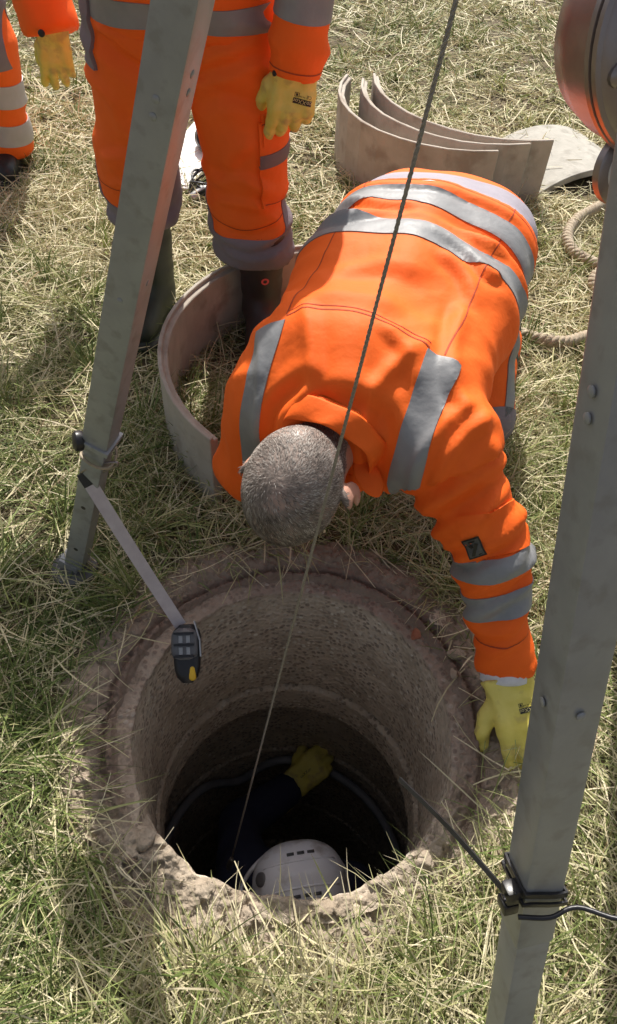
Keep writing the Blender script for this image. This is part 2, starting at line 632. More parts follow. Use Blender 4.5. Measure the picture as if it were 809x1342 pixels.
SHAFT = shaft_material('shaft_concrete', (.43, .35, .265), (.62, .525, .415), (.24, .165, .13))
MORTAR = shaft_material('sandy_mortar', (.30, .24, .175), (.43, .36, .28), (.215, .145, .115), False)
SOIL = pmat('soil_thatch', (.075, .055, .032), (.17, .135, .08), 30, .95, .8, 90, bdist=.01, c3=(.12, .115, .05), s3=5)

# ------------------------------------------------------------------ ground
HC = np.array([0.0, .69])
R_IN = .335
def ground_z(x, y):
    r = np.hypot(x - HC[0], y - HC[1])
    P = np.stack([x * 2.2, y * 2.2, np.zeros_like(x)], 1)
    z = .022 * fbm(P, 3, 3) + .05 * noise3(P * .12, 9) * np.clip((r - 2.5) / 4, 0, 1)
    k = np.clip((r - .52) / .5, 0, 1)
    return -.018 * (1 - k) + z * k

def build_ground():
    nth = 160
    rs = np.concatenate([np.linspace(.47, 1.2, 26), np.geomspace(1.24, 7, 60), np.geomspace(7.6, 260, 26)])
    th = np.linspace(0, 2 * np.pi, nth, endpoint=False)
    R, T = np.meshgrid(rs, th, indexing='ij')
    x, y = (HC[0] + R * np.cos(T)).ravel(), (HC[1] + R * np.sin(T)).ravel()
    z = ground_z(x, y)
    i, j = np.meshgrid(np.arange(len(rs) - 1), np.arange(nth), indexing='ij')
    a = (i * nth + j).ravel(); b = (i * nth + (j + 1) % nth).ravel()
    c = ((i + 1) * nth + (j + 1) % nth).ravel(); d = ((i + 1) * nth + j).ravel()
    o = mkbig('ground', np.stack([x, y, z], 1), np.stack([a, d, c, b], 1), SOIL)
    tag(o, kind='structure')
build_ground()

# ------------------------------------------------------------------ manhole
def ring_mesh(name, prof_fn, nth, nk, mat, parent, rust_fn=None):
    th = np.linspace(-np.pi, np.pi, nth, endpoint=False)
    T, K = np.meshgrid(th, np.linspace(0, 1, nk), indexing='ij')
    r, z = prof_fn(T.ravel(), K.ravel())
    x = HC[0] + r * np.cos(T.ravel()); y = HC[1] + r * np.sin(T.ravel())
    P = np.stack([x, y, z], 1)
    i, j = np.meshgrid(np.arange(nth), np.arange(nk - 1), indexing='ij')
    i2 = (i + 1) % nth
    q = np.stack([(i * nk + j).ravel(), (i2 * nk + j).ravel(), (i2 * nk + j + 1).ravel(), (i * nk + j + 1).ravel()], 1)
    return mkbig(name, P, q, mat, parent, {'rust': rust_fn(T.ravel(), r, z) if rust_fn else np.zeros(len(P))})

def worley(X, Y, seed):
    """cell value and distance to the nearest feature point, for angular chips"""
    ix, iy = np.floor(X).astype(np.int64), np.floor(Y).astype(np.int64)
    best = np.full(len(X), 9.); val = np.zeros(len(X)); z0 = np.zeros_like(ix)
    for dx in (-1, 0, 1):
        for dy in (-1, 0, 1):
            cx, cy = ix + dx, iy + dy
            px, py = cx + .5 + .45 * _hash(cx, cy, z0, seed), cy + .5 + .45 * _hash(cx, cy, z0 + 1, seed)
            d = np.hypot(X - px, Y - py)
            m_ = d < best
            best = np.where(m_, d, best)
            tilt = _hash(cx, cy, z0 + 3, seed) * (X - px) + _hash(cx, cy, z0 + 4, seed) * (Y - py)
            val = np.where(m_, _hash(cx, cy, z0 + 2, seed) + 1.2 * tilt, val)
    return val, best

manhole = thing('manhole', 'round open concrete manhole shaft with broken sandy mortar rim in the grass', 'manhole', (HC[0], HC[1], 0))

def shaft_section(z0, z1, rr, seed):
    def prof(T, K):
        n = 70
        # inner face from z0 (top) down to z1, joint edges rounded outwards
        z = z0 + (z1 - z0) * K
        edge = np.minimum(K, 1 - K) * abs(z1 - z0)
        r = rr + .018 * np.clip(1 - edge / .014, 0, 1) ** 2
        P = np.stack([np.cos(T) * 6, np.sin(T) * 6, z * 6], 1)
        r = r + .004 * fbm(P * 3, seed, 4) + .003 * noise3(P * .4, seed + 5)
        return r, z
    return ring_mesh('shaft_ring', prof, 220, 90, SHAFT, manhole)

def front_w(T):      # 1 on the camera side of the rim, 0 at the far side
    return np.clip((-np.sin(T) - .38) / .3, 0, 1)

def lip_r(T):
    """inner radius of the rim; broken on the camera side"""
    P = np.stack([np.cos(T) * 5, np.sin(T) * 5, T * 0], 1)
    n = fbm(P, 31, 4)
    r = R_IN + .004 * n
    w = front_w(T)
    r = r + w * (.006 + .010 * n)
    for t0, wd, d in ((rad(-142), .07, .030), (rad(-38), .06, .026), (rad(-118), .05, .012), (rad(-20), .1, .012)):
        r = r + d * np.exp(-((T - t0) / wd) ** 2)
    return r

def upper(T, K):
    # top face annulus then down the shaft
    z1 = -.495
    zt = -.012 - .012 * (1 - front_w(T))
    kk = np.clip((K - .12) / .88, 0, 1)
    r_in = lip_r(T)
    z = np.where(K < .12, zt, zt + (z1 - zt) * kk)
    P = np.stack([np.cos(T) * 6, np.sin(T) * 6, z * 6], 1)
    dep = np.clip(-z / .08, 0, 1)
    rr = r_in * (1 - dep) + R_IN * dep
    r = np.where(K < .12, .385 + (rr - .385) * (K / .12), rr)
    low = np.clip(1 - abs(z - z1) / .010, 0, 1)
    r = r + .018 * low ** 2 + .004 * fbm(P * 3, 2, 4) + .004 * np.clip(1 - K / .2, 0, 1) * fbm(P * 5, 8, 3)
    z = z + np.where(K < .16, .006 * fbm(P * 4, 12, 3), 0)
    return r, z
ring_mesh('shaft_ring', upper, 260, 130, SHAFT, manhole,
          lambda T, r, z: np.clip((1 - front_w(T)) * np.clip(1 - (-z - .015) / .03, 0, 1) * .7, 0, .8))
shaft_section(-.505, -.640, R_IN - .006, 21)
def slab_under(T, K):
    P = np.stack([np.cos(T) * 6, np.sin(T) * 6, K * 3], 1)
    return .345 + .10 * K + .002 * noise3(P, 4), -.639 + .003 * noise3(P * 3, 6) + .004 * (K < .05)
ring_mesh('slab_underside', slab_under, 160, 8, SHAFT, manhole)
for z0_, z1_, sd_ in ((-.645, -1.15, 22), (-1.165, -1.70, 23), (-1.715, -2.24, 24)):
    shaft_section(z0_, z1_, .425, sd_)
MB().lathe((HC[0], HC[1], -2.21), (0, 0, -1), [(0, .46), (.05, .46)], 48).build('shaft_floor', SHAFT, manhole)

def collar(T, K):
    # mortar bed from the lip outwards into the turf
    w = front_w(T)
    r0 = lip_r(T) * w + .350 * (1 - w)
    r1 = .53 + .03 * np.sin(3 * T + 1) + .02 * np.sin(7 * T)
    r = r0 + (r1 - r0) * K
    P = np.stack([np.cos(T) * r * 14, np.sin(T) * r * 14, T * 0], 1)
    n = fbm(P, 41, 4)
    n2 = fbm(P * 3, 44, 3)
    # far side: stepped seat of the lost cover frame with a groove
    back = -.030 + .026 / (1 + np.exp(-(r - .372) / .0022)) - .016 * np.exp(-((r - .392) / .006) ** 2) + .006 / (1 + np.exp(-(r - .412) / .002)) - .02 * np.clip((r - .46) / .05, 0, 1)
    front = .004 - .035 * np.clip((r - r0) / .11, 0, 1) ** 1.3 - .008 * np.exp(-((r - r0) / .006) ** 2)
    z = back * (1 - w) + front * w + .009 * n + .004 * n2 + w * .006 * n
    xx, yy = np.cos(T) * r, np.sin(T) * r
    wv, wd = worley(xx * 34 + n * .5, yy * 34 + n2 * .5, 61)
    wv2, wd2 = worley(xx * 85 + n2, yy * 85, 62)
    z = z + (.0035 + .0035 * w) * wv + .0022 * wv2
    tooth = 1 / (1 + np.exp(-(np.sin(T * 88) - .1) * 7))                    # imprint of the lost cover frame
    z = z + (1 - w) * .0075 * tooth * np.exp(-((r - .436) / .0125) ** 6) * (.7 + .6 * n)
    ridge = np.exp(-((T - rad(-22)) / .28) ** 2) * np.exp(-((r - r0 - .012) / .018) ** 2)
    z = z + .032 * ridge * (1 + 1.2 * n2)
    z = np.where(K > .93, z - .05 * (K - .93) / .07, z)
    z = np.where(K < .01, z - .012, z)
    return r, z
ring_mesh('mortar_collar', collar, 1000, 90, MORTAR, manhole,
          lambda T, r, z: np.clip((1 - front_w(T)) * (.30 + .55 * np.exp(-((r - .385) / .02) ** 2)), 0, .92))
# rubble crumbs round the rim
def rubble():
    vs, fs = [], []
    ico = bmesh.new(); bmesh.ops.create_icosphere(ico, subdivisions=1, radius=1)
    bv = np.array([v.co[:] for v in ico.verts]); bf = [[v.index for v in f.verts] for f in ico.faces]
    ico.free()
    for k in range(340):
        t = rng.uniform(-np.pi, np.pi)
        r = .40 + abs(rng.normal(0, .07))
        s = rng.uniform(.002, .008) * (2.0 if rng.random() < .14 else 1)
        p = V(HC[0] + r * math.cos(t), HC[1] + r * math.sin(t), -.012 - .02 * max(0, -math.sin(t)) * (r - .36) / .1 + s * .4)
        q = bv * (1 + .35 * rng.uniform(-1, 1, (len(bv), 1))) * s * rng.uniform(.6, 1.2, 3) + p
        n = len(vs)
        vs += q.tolist(); fs += [[i + n for i in f] for f in bf]
    o = mk('rubble', vs, fs, MORTAR, None, False)
    a = o.data.attributes.new('rust', 'FLOAT', 'POINT')
    a.data.foreach_set('value', np.repeat(rng.uniform(0, .8, 340), len(bv)))
    tag(o, 'crumbs of mortar and small stones scattered round the manhole rim', 'rubble', kind='stuff')
rubble()

def stone(label, p, size, mat, seed, rust=0.0):
    bm = bmesh.new(); bmesh.ops.create_icosphere(bm, subdivisions=3, radius=1)
    P = np.array([v.co[:] for v in bm.verts])
    cut = np.ones(len(P))
    r_ = np.random.default_rng(seed)
    for k in range(7):                                   # knock flat faces off a ball
        n = nrm(r_.normal(0, 1, 3)); h = r_.uniform(.55, .8)
        d = P @ n
        P = P - np.maximum(d - h, 0)[:, None] * n
    P = P * (1 + .10 * noise3(P * 2.5, seed)[:, None] + .04 * noise3(P * 7, seed + 1)[:, None]) * np.array(size)
    for v, q in zip(bm.verts, P): v.co = q
    me = bpy.data.meshes.new('stone'); bm.to_mesh(me); bm.free()
    me.materials.append(mat)
    a = me.attributes.new('rust', 'FLOAT', 'POINT'); a.data.foreach_set('value', [rust] * len(me.vertices))
    o = bpy.data.objects.new('stone', me); o.location = p; o.rotation_euler = (0, 0, seed)
    COL.objects.link(o)
    tag(o, label, 'stone', 'loose stones on the rim')
stone('pale broken stone at the grass edge beside the kneeling worker\'s forearm', (.352, .872, .004), (.022, .015, .012), MORTAR, 3)
stone('smaller pale stone on the rim nearer the glove', (.343, .822, .002), (.016, .011, .009), MORTAR, 5)
stone('reddish brick fragment on the right of the manhole rim', (.262, .915, .002), (.017, .013, .010), pmat('brick_red', (.30, .11, .06), (.38, .16, .09), 30, .9, .5, 90), 8)
stone('flat grey chip of concrete on the far right of the rim', (.315, .965, .004), (.030, .020, .008), SHAFT, 11)
stone('sandy lump of mortar at the broken left front of the rim', (-.262, .435, .004), (.024, .018, .014), MORTAR, 14)
stone('sandy lump of mortar at the broken right front of the rim', (.262, .425, .006), (.024, .017, .014), MORTAR, 17)

# ------------------------------------------------------------------ tripod
APEX = V(.117, .794, 2.15)
FEET = {'left': V(-.542, 1.03, 0), 'near': V(.345, .045, 0), 'far': V(.80, 1.19, 0)}
tripod = thing('tripod', 'grey aluminium rescue tripod straddling the open manhole', 'tripod', (APEX[0], APEX[1], 0))

def leg_frame(foot):
    ax = nrm(APEX - foot)
    q = rad(-17) if foot[0] < 0 else rad(14)              # how far the square tube is turned about its own axis
    ex = nrm(V(1, 0, 0) - ax * ax[0])
    ey = np.cross(ax, ex)
    return ax, ex * math.cos(q) + ey * math.sin(q), ey * math.cos(q) - ex * math.sin(q)

def on_leg(foot, z):
    return foot + (APEX - foot) * (z / APEX[2])

for key, foot in FEET.items():
    ax, ex, ey = leg_frame(foot)
    up0, up1 = on_leg(foot, .50), on_leg(foot, 2.10)
    hw = .0235 if key == 'near' else .0255
    leg = MB().box((up0 + up1) / 2, ex * hw, ey * hw, (up1 - up0) / 2, .005).build('leg', ALU, tripod, 'auto')
    lo0, lo1 = on_leg(foot, .045), on_leg(foot, .56)
    MB().box((lo0 + lo1) / 2, ex * .0215, ey * .0215, (lo1 - lo0) / 2, .004).build('lower_tube', ALU, leg, 'auto')
    # end collar of the upper tube
    c = on_leg(foot, .505)
    if key == 'left': MB().box(c, ex * .0305, ey * .0305, ax * .006, .002).build('collar', ALU, leg, 'auto')
    # rivets on the two faces towards the hole side
    for zz in (.85, 1.12, 1.14, 1.32, 1.55):
        for nv, off in ((-ey if ey[1] > 0 else ey, .0260), (-ex if key == 'near' else ex, .0260)):
            p = on_leg(foot, zz + (.03 if nv is ex else 0)) + nv * (off - .001)
            MB().lathe(p, nv, [(0, .0048), (.0012, .0048), (.0022, .003)], 12).build('rivet', ALU, leg, 'auto')
    # peg holes of the lower tube, dark plugs
    for zz in (.13, .30):
        nv = -ey if ey[1] > 0 else ey
        MB().lathe(on_leg(foot, zz) + nv * .021, nv, [(0, .0052), (.0009, .0052)], 14).build('peg_hole', BLACK, leg, 'auto')
    # locking knob
    kdir = nrm(-ex * (.8 if key != 'near' else .9) + (-ey if ey[1] > 0 else ey) * .6)
    k0 = on_leg(foot, .50)
    if key == 'left':
        kn = MB().lathe(k0 + kdir * .02, kdir, [(0, .008), (.010, .008), (.010, .017), (.015, .0195), (.024, .0185), (.028, .013), (.029, .004)], 18)
        kn.build('locking_knob', BLACK, leg, 'auto')
    # swivel foot
    ft = MB().lathe((foot[0], foot[1], .0), (0, 0, 1), [(0, .052), (.006, .055), (.014, .052), (.020, .032), (.032, .026), (.036, .012)], 24)
    fo = ft.build('foot', GREYP, leg, 'auto')
    MB().box(foot + V(0, 0, .038), ex * .024, ey * .024, ax * .016, .003).build('foot_bracket', ALU, fo, 'auto')
# head casting
hd = MB().lathe((APEX[0], APEX[1], 2.08), (0, 0, 1), [(0, .05), (.01, .085), (.06, .09), (.08, .07), (.085, .02)], 24).build('head', ALU, tripod, 'auto')
PUL = V(.171, .79, 1.95)
MB().box(PUL + V(0, 0, .06), V(.004, 0, 0), V(0, .022, 0), V(0, 0, .075), .002).build('pulley_bracket', STEEL, hd, 'auto')
MB().lathe(PUL + V(-.01, .03, .0), (1, 0, 0), [(0, .032), (.004, .032), (.008, .026), (.012, .026), (.016, .032), (.02, .032)], 28).build('pulley', BLACK, hd, 'auto')

# lifting wire from the pulley down to the worker in the shaft
CAB_END = V(-.145, .585, -.70)
wire = []
L_ = np.linalg.norm(CAB_END - PUL)
d_ = nrm(CAB_END - PUL)
a_ = nrm(np.cross(d_, V(0, 1, 0))); b_ = np.cross(d_, a_)
wb = MB()
npt = 620
for s_ in range(3):                       # three visible strands laid in a long twist
    pts = []
    for i in range(npt + 1):
        t = i / npt
        q = 2 * math.pi * (t * L_ / .022 + s_ / 3)
        pts.append(PUL + (CAB_END - PUL) * t + .0011 * (math.cos(q) * a_ + math.sin(q) * b_))
    wb.tube(pts, .0015, 5)
lw = thing('lifting_wire', 'taut grey steel lifting wire running down into the manhole', 'wire', tuple(CAB_END))
wb.build('wire', CABLE, lw, True)
MB().lathe(CAB_END, -d_, [(-.03, .006), (-.02, .009), (.02, .009), (.05, .005)], 12).build('ferrule', STEEL, lw, True)

# ------------------------------------------------------------------ winch on the far leg
WC = V(.392, 1.015, 1.198)
WN = nrm(V(.36, -.72, .20))
winch = thing('winch', 'grey cast metal winch housing with bolted round cover on the tripod', 'winch', tuple(WC))
MB().lathe(WC, WN, [(-.125, .05), (-.115, .085), (-.09, .108), (-.05, .122), (-.012, .127), (-.004, .129)], 56).build('housing', CASTING, winch, 'auto')
MB().lathe(WC, WN, [(-.004, .129), (-.002, .1345), (.005, .1345), (.0065, .130), (.0085, .130), (.010, .1345), (.017, .1345), (.019, .131)], 56).build('flange', CASTING, winch, 'auto')
cov = MB().lathe(WC, WN, [(.016, .131), (.021, .127), (.026, .112), (.029, .08), (.031, .04), (.032, .004)], 56).build('cover', CASTING, winch, 'auto')
wa = nrm(np.cross(WN, V(0, 0, 1))); wb_ = np.cross(WN, wa)
for k in range(8):
    q = 2 * math.pi * (k + .35) / 8
    e = math.cos(q) * wa + math.sin(q) * wb_
    te = -math.sin(q) * wa + math.cos(q) * wb_
    p = WC + e * .104 + WN * .025
    # raised teardrop boss with a hex bolt
    vs = []
    for lvl, (sc_, hh) in enumerate(((1, -.006), (1, .003), (.8, .006))):
        for j in range(16):
            u = 2 * math.pi * j / 16
            rr = 1 + .55 * max(0, math.cos(u)) ** 3
            vs.append(p + WN * hh - e * (math.cos(u) * .016 * rr * sc_ * 1.2) + te * math.sin(u) * .015 * sc_)
    fs = [(l * 16 + j, l * 16 + (j + 1) % 16, l * 16 + 16 + (j + 1) % 16, l * 16 + 16 + j) for l in (0, 1) for j in range(16)] + [tuple(range(32, 48))]
    bo = MB().add(vs, fs).build('bolt_boss', CASTING, cov, 'auto')
    MB().lathe(p + WN * .006, WN, [(0, .0095), (.001, .0095), (.001, .007), (.007, .007), (.008, .005)], 6).build('bolt', STEEL, cov, False)
MB().tube(spline([WC + WN * .035 + wa * -.125 + wb_ * -.03, WC + WN * .042 - wa * .05 - wb_ * .008, WC + WN * .04 + wa * .03 + wb_ * .05], 8), .0016, 6).build('wire_tail', BLACK, winch, True)
# rope drum and crank below the housing
DC = V(.392, .955, 1.060)
MB().lathe(DC, WN, [(-.05, .040), (-.046, .046), (-.035, .046), (-.033, .042)], 32).build('drum_flange', CASTING, winch, 'auto')
MB().lathe(DC, WN, [(-.034, .032), (.03, .032), (.034, .029)], 32).build('drum', WHITEB, winch, 'auto')
MB().lathe(DC + V(-.005, -.05, -.045), nrm(V(.2, -.5, -.6)), [(-.02, .012), (.0, .014), (.01, .022), (.022, .022), (.028, .014)], 20).build('crank_knob', CASTING, winch, 'auto')
lp = on_leg(FEET['far'], 1.15)
MB().box((WC + lp) / 2 - WN * .05, (lp - WC) / 2, V(0, 0, .05), nrm(np.cross(lp - WC, V(0, 0, 1))) * .006, .002).build('mounting_bracket', STEEL, winch, 'auto')
MB().box((DC + WC) / 2 - WN * .04, (DC - WC) / 2, nrm(np.cross(DC - WC, WN)) * .02, WN * .008, .002).build('crank_arm', STEEL, winch, 'auto')

# ------------------------------------------------------------------ webbing strap with a gas detector over the rim
st = thing('webbing_strap', 'pale pink webbing strap hooked to the left tripod leg', 'strap', (-.46, .98, .2))
S0 = V(-.425, .965, .395); S1 = V(-.262, .868, .050)
MB().ribbon(spline([S0, S0 * .6 + S1 * .4 + V(0, 0, -.006), S1], 6), V(.9, .35, 0), .026, .002).build('webbing', STRAP, st)
MB().ribbon([S0 + (S0 - S1) * .055, S0 - (S0 - S1) * .02], V(.9, .35, 0), .0275, .0045).build('keeper', BLACK, st)
hk = on_leg(FEET['left'], .47)
# snap hook and cord loop round the leg below the collar
loop = [hk + V(.030 * math.cos(t) * 1.08, .030 * math.sin(t) * 1.08, -.01 + .010 * math.sin(2 * t)) for t in np.linspace(0, 2 * math.pi, 22)]
MB().tube(loop, .003, 6).build('cord_loop', ROPE, st, True)
c0, c1 = hk + V(.034, -.02, -.012), S0 + (S0 - S1) * .05
mid = (c0 + c1) / 2
ca = nrm(c1 - c0); cb = nrm(np.cross(ca, V(.3, .9, .3)))
el_ = [mid + ca * (np.linalg.norm(c1 - c0) * .58) * math.cos(t) + cb * .010 * math.sin(t) for t in np.linspace(0, 2 * math.pi, 22)]
MB().tube(el_, .0028, 6).build('snap_hook', CASTING, st, True)

gd_c = V(-.243, .822, .012)
gy = nrm(V(.10, -.78, -.60))           # along the body towards its lower end
gx = nrm(np.cross(gy, V(0, -.4, .9))); gz = np.cross(gx, gy)
if gz[2] < 0: gx, gz = -gx, -gz
gd = thing('gas_detector', 'small black and yellow gas detector hanging over the manhole rim', 'gas detector', tuple(gd_c))
def lozenge(c, L, W, T, name, mat, parent, top=1.0, bot=.8):
    vs, fs = [], []
    n = 10
    for i in range(n + 1):
        t = i / n
        w_ = W * (bot * t + top * (1 - t)) * (1 - .55 * abs(2 * t - 1) ** 6)
        h_ = T * (1 - .4 * abs(2 * t - 1) ** 6)
        for k in range(16):
            q = 2 * math.pi * k / 16
            cx, sx = math.cos(q), math.sin(q)
            vs.append(c + gy * L * (t - .5) + gx * w_ * math.copysign(abs(cx) ** .6, cx) + gz * h_ * math.copysign(abs(sx) ** .6, sx))
    for i in range(n):
        for k in range(16):
            fs.append((i * 16 + k, i * 16 + (k + 1) % 16, i * 16 + 16 + (k + 1) % 16, i * 16 + 16 + k))
    fs += [tuple(range(16))[::-1], tuple(n * 16 + k for k in range(16))]
    return MB().add(vs, fs).build(name, mat, parent, 'auto')
lozenge(gd_c, .125, .034, .019, 'case', BLACK, gd, 1.0, .78)
lozenge(gd_c + gz * .004 - gy * .022 + gx * .003, .070, .031, .0225, 'bumper', GREYP, gd, .95, 1)
lozenge(gd_c + gz * .0095 + gy * .040 - gx * .012, .034, .009, .010, 'yellow_guard', YELLOWP, gd, .7, 1)
for j in range(3):
    MB().box(gd_c + gz * .0275 + gy * (-.047 + .025 * j) + gx * .003, gx * .022, gy * .0022, gz * .0012, .0006).build('guard_bar', BLACK, gd, 'auto')
for i in range(2):
    for j in range(2):
        MB().box(gd_c + gz * .0262 + gy * (-.034 + .025 * j) + gx * (-.006 + .016 * i), gx * .0042, gy * .0078, gz * .0012, .0006).build('sensor_grille', ALU, gd, 'auto')
MB().ribbon([gd_c - gy * .07 - gx * .018 + gz * .004, gd_c - gx * .030 - gy * .03 + gz * .012, gd_c - gx * .031 + gy * .005 + gz * .010], gz, .014, .003).build('belt_clip', STEEL, gd)

# ------------------------------------------------------------------ black tie and cable on the near tripod leg
nf = FEET['near']
axn, exn, eyn = leg_frame(nf)
bc = on_leg(nf, .60)
tie = thing('cable_tie', 'black cable tie with long tail round the near tripod leg', 'cable tie', tuple(on_leg(nf, .58)))
ringp = []
for k in range(33):
    q = 2 * math.pi * k / 32
    sx, sy = math.cos(q), math.sin(q)
    mxx = max(abs(sx), abs(sy))
    ringp.append(bc + exn * .0262 * sx / mxx ** .9 + eyn * .0262 * sy / mxx ** .9 + axn * (-.004 - .010 * sx))
MB().ribbon(ringp, axn, .0075, .003).build('band', BLACK, tie)
ringq = [p - axn * .014 + (p - bc) * .05 for p in ringp]
MB().ribbon(ringq, axn, .005, .003).build('band', BLACK, tie)
kb = bc - exn * .034 - axn * .006 + eyn * -.012
MB().box(kb, exn * .009, eyn * .010, axn * .011, .004).build('locking_head', BLACK, tie, 'auto')
MB().box(kb - exn * .002 - axn * .02, exn * .009, eyn * .010, axn * .008, .003).build('wrapped_end', BLACK, tie, 'auto')
tail0 = kb - exn * .006
tail1 = V(.152, .405, .455)
MB().ribbon(spline([tail0, tail0 * .5 + tail1 * .5 + V(0, 0, .010), tail1], 6), V(.3, .4, .8), .0062, .0026).build('tail', BLACK, tie)
for k in range(3):
    q = kb + V(.01 * (k - 1), -.004, .0)
    MB().tube([q, q + V(.006 * (k - 1), -.012 + .01 * k, .03 - .012 * k)], .0018, 5).build('tail_end', BLACK, tie, True)
ec = thing('black_cable', 'thin black cable curving off the near tripod leg', 'cable', tuple(bc))
MB().tube(spline([kb + axn * -.015 + eyn * -.02, bc - eyn * .040 - axn * .022, bc + exn * .034 - eyn * .036 - axn * .022, V(.385, .215, .61), V(.445, .30, .64), V(.50, .40, .645), V(.56, .52, .58), V(.68, .66, .3), V(.74, .74, .03)], 7), .0030, 6).build('cable', BLACK, ec, True)

# ------------------------------------------------------------------ curved concrete panels
def arc_panel(name, label, c, ra, a0, a1, h, mat, th=.026, M=None, group='curved concrete ring panels', seg=11.0, z0=None):
    """stands on its edge, or is placed by frame M (columns x, y, z)"""
    n = max(4, int(round(abs(a1 - a0) / seg)))
    sec = [(0, 0), (0, h), (th * .45, h), (th * .45, h - .010), (th, h - .012), (th, 0)]     # depth inwards, height; stepped top
    vs, fs = [], []
    r_ = random.Random(int(c[0] * 1000))
    for i in range(n + 1):
        a = rad(a0 + (a1 - a0) * i / n)
        for d, z in sec:
            r = ra - d
            p = V(r * math.cos(a), r * math.sin(a), z + (r_.uniform(-.0012, .0012) if z else 0))
            vs.append(p)
    k = len(sec)
    for i in range(n):
        for j in range(k):
            fs.append((i * k + j, i * k + (j + 1) % k, (i + 1) * k + (j + 1) % k, (i + 1) * k + j))
    fs += [tuple(range(k))[::-1], tuple(n * k + j for j in range(k))]
    vs = np.array(vs)
    if M is not None:
        vs = vs @ np.asarray(M, float).T
    vs = vs + V(*c)
    if z0 is not None:
        vs[:, 2] += z0 - vs[:, 2].min()
    base = V(vs[:, 0].mean(), vs[:, 1].mean(), vs[:, 2].min())
    bm = bmesh.new()
    bv = [bm.verts.new(v - base) for v in vs]
    for f in fs:
        bm.faces.new([bv[i] for i in f])
    bmesh.ops.recalc_face_normals(bm, faces=bm.faces)
    bmesh.ops.bevel(bm, geom=[e for e in bm.edges if len(e.link_faces) == 2 and e.calc_face_angle(0) > .9], offset=.002, segments=1, affect='EDGES')
    me = bpy.data.meshes.new(name); bm.to_mesh(me); bm.free()
    me.materials.append(mat)
    o = bpy.data.objects.new(name, me); o.location = base
    COL.objects.link(o)
    return tag(o, label, 'panel', group)

arc_panel('curved_panel', 'curved brown concrete panel round the standing worker\'s boot', (.076, 1.665, -.012), .507, 231, 98, .235, CONC, seg=6)
arc_panel('curved_panel', 'curved panel nearest the kneeling worker, front one of three standing behind him', (.47, 3.27, -.012), .47, 160, 286, .262, CONC)
arc_panel('curved_panel', 'middle one of three curved panels standing behind the kneeling worker', (.56, 3.335, -.012), .47, 172, 291, .262, CONC)
arc_panel('curved_panel', 'rearmost and longest of three curved panels standing behind the kneeling worker', (.665, 3.44, -.012), .525, 178, 287, .262, CONC)
axd = nrm(V(-.45, 1.0, 0)); side = V(axd[1], -axd[0], 0)
arc_panel('curved_panel', 'pale sunlit curved panel lying arched on the grass by the standing stack', tuple(V(1.06, 3.10, 0)), .50, 58, 122, .42, CONCL, M=np.stack([side, V(0, 0, 1), axd], 1), seg=5, z0=-.02)
axd2 = nrm(V(.6, .8, .05)); s2 = nrm(V(axd2[1], -axd2[0], 0)); u2 = np.cross(s2, axd2)
arc_panel('curved_panel', 'pale sunlit curved panel lying low on the grass behind the rope, cut by the right edge', tuple(V(1.26, 2.86, 0)), .50, 66, 112, .30, CONCL, M=np.stack([s2, u2, axd2], 1), seg=5, z0=-.005)

# ------------------------------------------------------------------ rope
def rope(label, pts, r, pitch=.055):
    P = spline([V(*q) + V(0, 0, .012) for q in pts], 14)
    # resample evenly
    P = np.array(P); seg = np.linalg.norm(np.diff(P, axis=0), axis=1); s = np.concatenate([[0], np.cumsum(seg)])
    n = int(s[-1] / .006)
    ss = np.linspace(0, s[-1], n)
    Q = np.stack([np.interp(ss, s, P[:, i]) for i in range(3)], 1)
    t = thing('rope', label, 'rope', tuple(P[0]), 'hemp rope on the grass')
    for k in range(3):
        pp = []
        for i in range(n):
            tg = nrm(Q[min(i + 1, n - 1)] - Q[max(i - 1, 0)])
            a = nrm(np.cross(tg, V(0, 0, 1))); b = np.cross(a, tg)
            q = 2 * math.pi * (ss[i] / pitch + k / 3)
            pp.append(Q[i] + r * .52 * (math.cos(q) * a + math.sin(q) * b))
        MB().tube(pp, r * .56, 6).build('strand', ROPE, t, True)
rope('twisted hemp rope looping out of the grass behind the near tripod leg',
     [(1.16, 2.95, .05), (1.03, 2.84, .045), (.93, 2.74, .04), (.875, 2.62, .04), (.885, 2.52, .035), (.95, 2.45, .035), (1.03, 2.41, .04), (1.10, 2.38, .05),
      (1.02, 2.385, .065), (.94, 2.37, .05), (.915, 2.31, .04), (.96, 2.26, .035), (1.06, 2.24, .03), (1.2, 2.2, .03)], .020)
rope('short end of hemp rope beside the kneeling worker\'s hip',
     [(.60, 2.06, .012), (.66, 2.01, .03), (.71, 1.985, .036), (.77, 1.99, .034), (.84, 2.03, .03), (.93, 2.07, .03), (1.05, 2.06, .03), (1.2, 2.0, .02)], .0195)

# ------------------------------------------------------------------ board, tool and cable behind the standing worker
wbp = thing('white_board', 'white board lying flat on the grass behind the standing worker', 'board', (-.54, 3.22, 0))
bx = nrm(V(.22, .975, 0)); by = V(bx[1], -bx[0], 0)
MB().box((-.545, 3.22, .030), by * .095, bx * .42, V(0, 0, .010), .004).build('panel', WHITEB, wbp, 'auto')
MB().box((-.545, 3.22, .0415), by * .082, bx * .405, V(0, 0, .0013), .0006).build('liner', pmat('paper_white', (.78, .77, .76), (.82, .81, .80), 6, .7), wbp, 'auto')
tl = thing('survey_tool', 'grey handheld tool with round black head on the white board', 'tool', (-.50, 3.17, .03))
MB().lathe((-.515, 3.13, .085), (.15, -.9, .35), [(-.05, .035), (-.035, .05), (.02, .052), (.035, .044), (.042, .02)], 24).build('head', GREYP, tl, 'auto')
MB().lathe((-.515, 3.092, .099), (.15, -.9, .35), [(.0, .036), (.006, .036), (.008, .02)], 24).build('lens', BLACK, tl, 'auto')
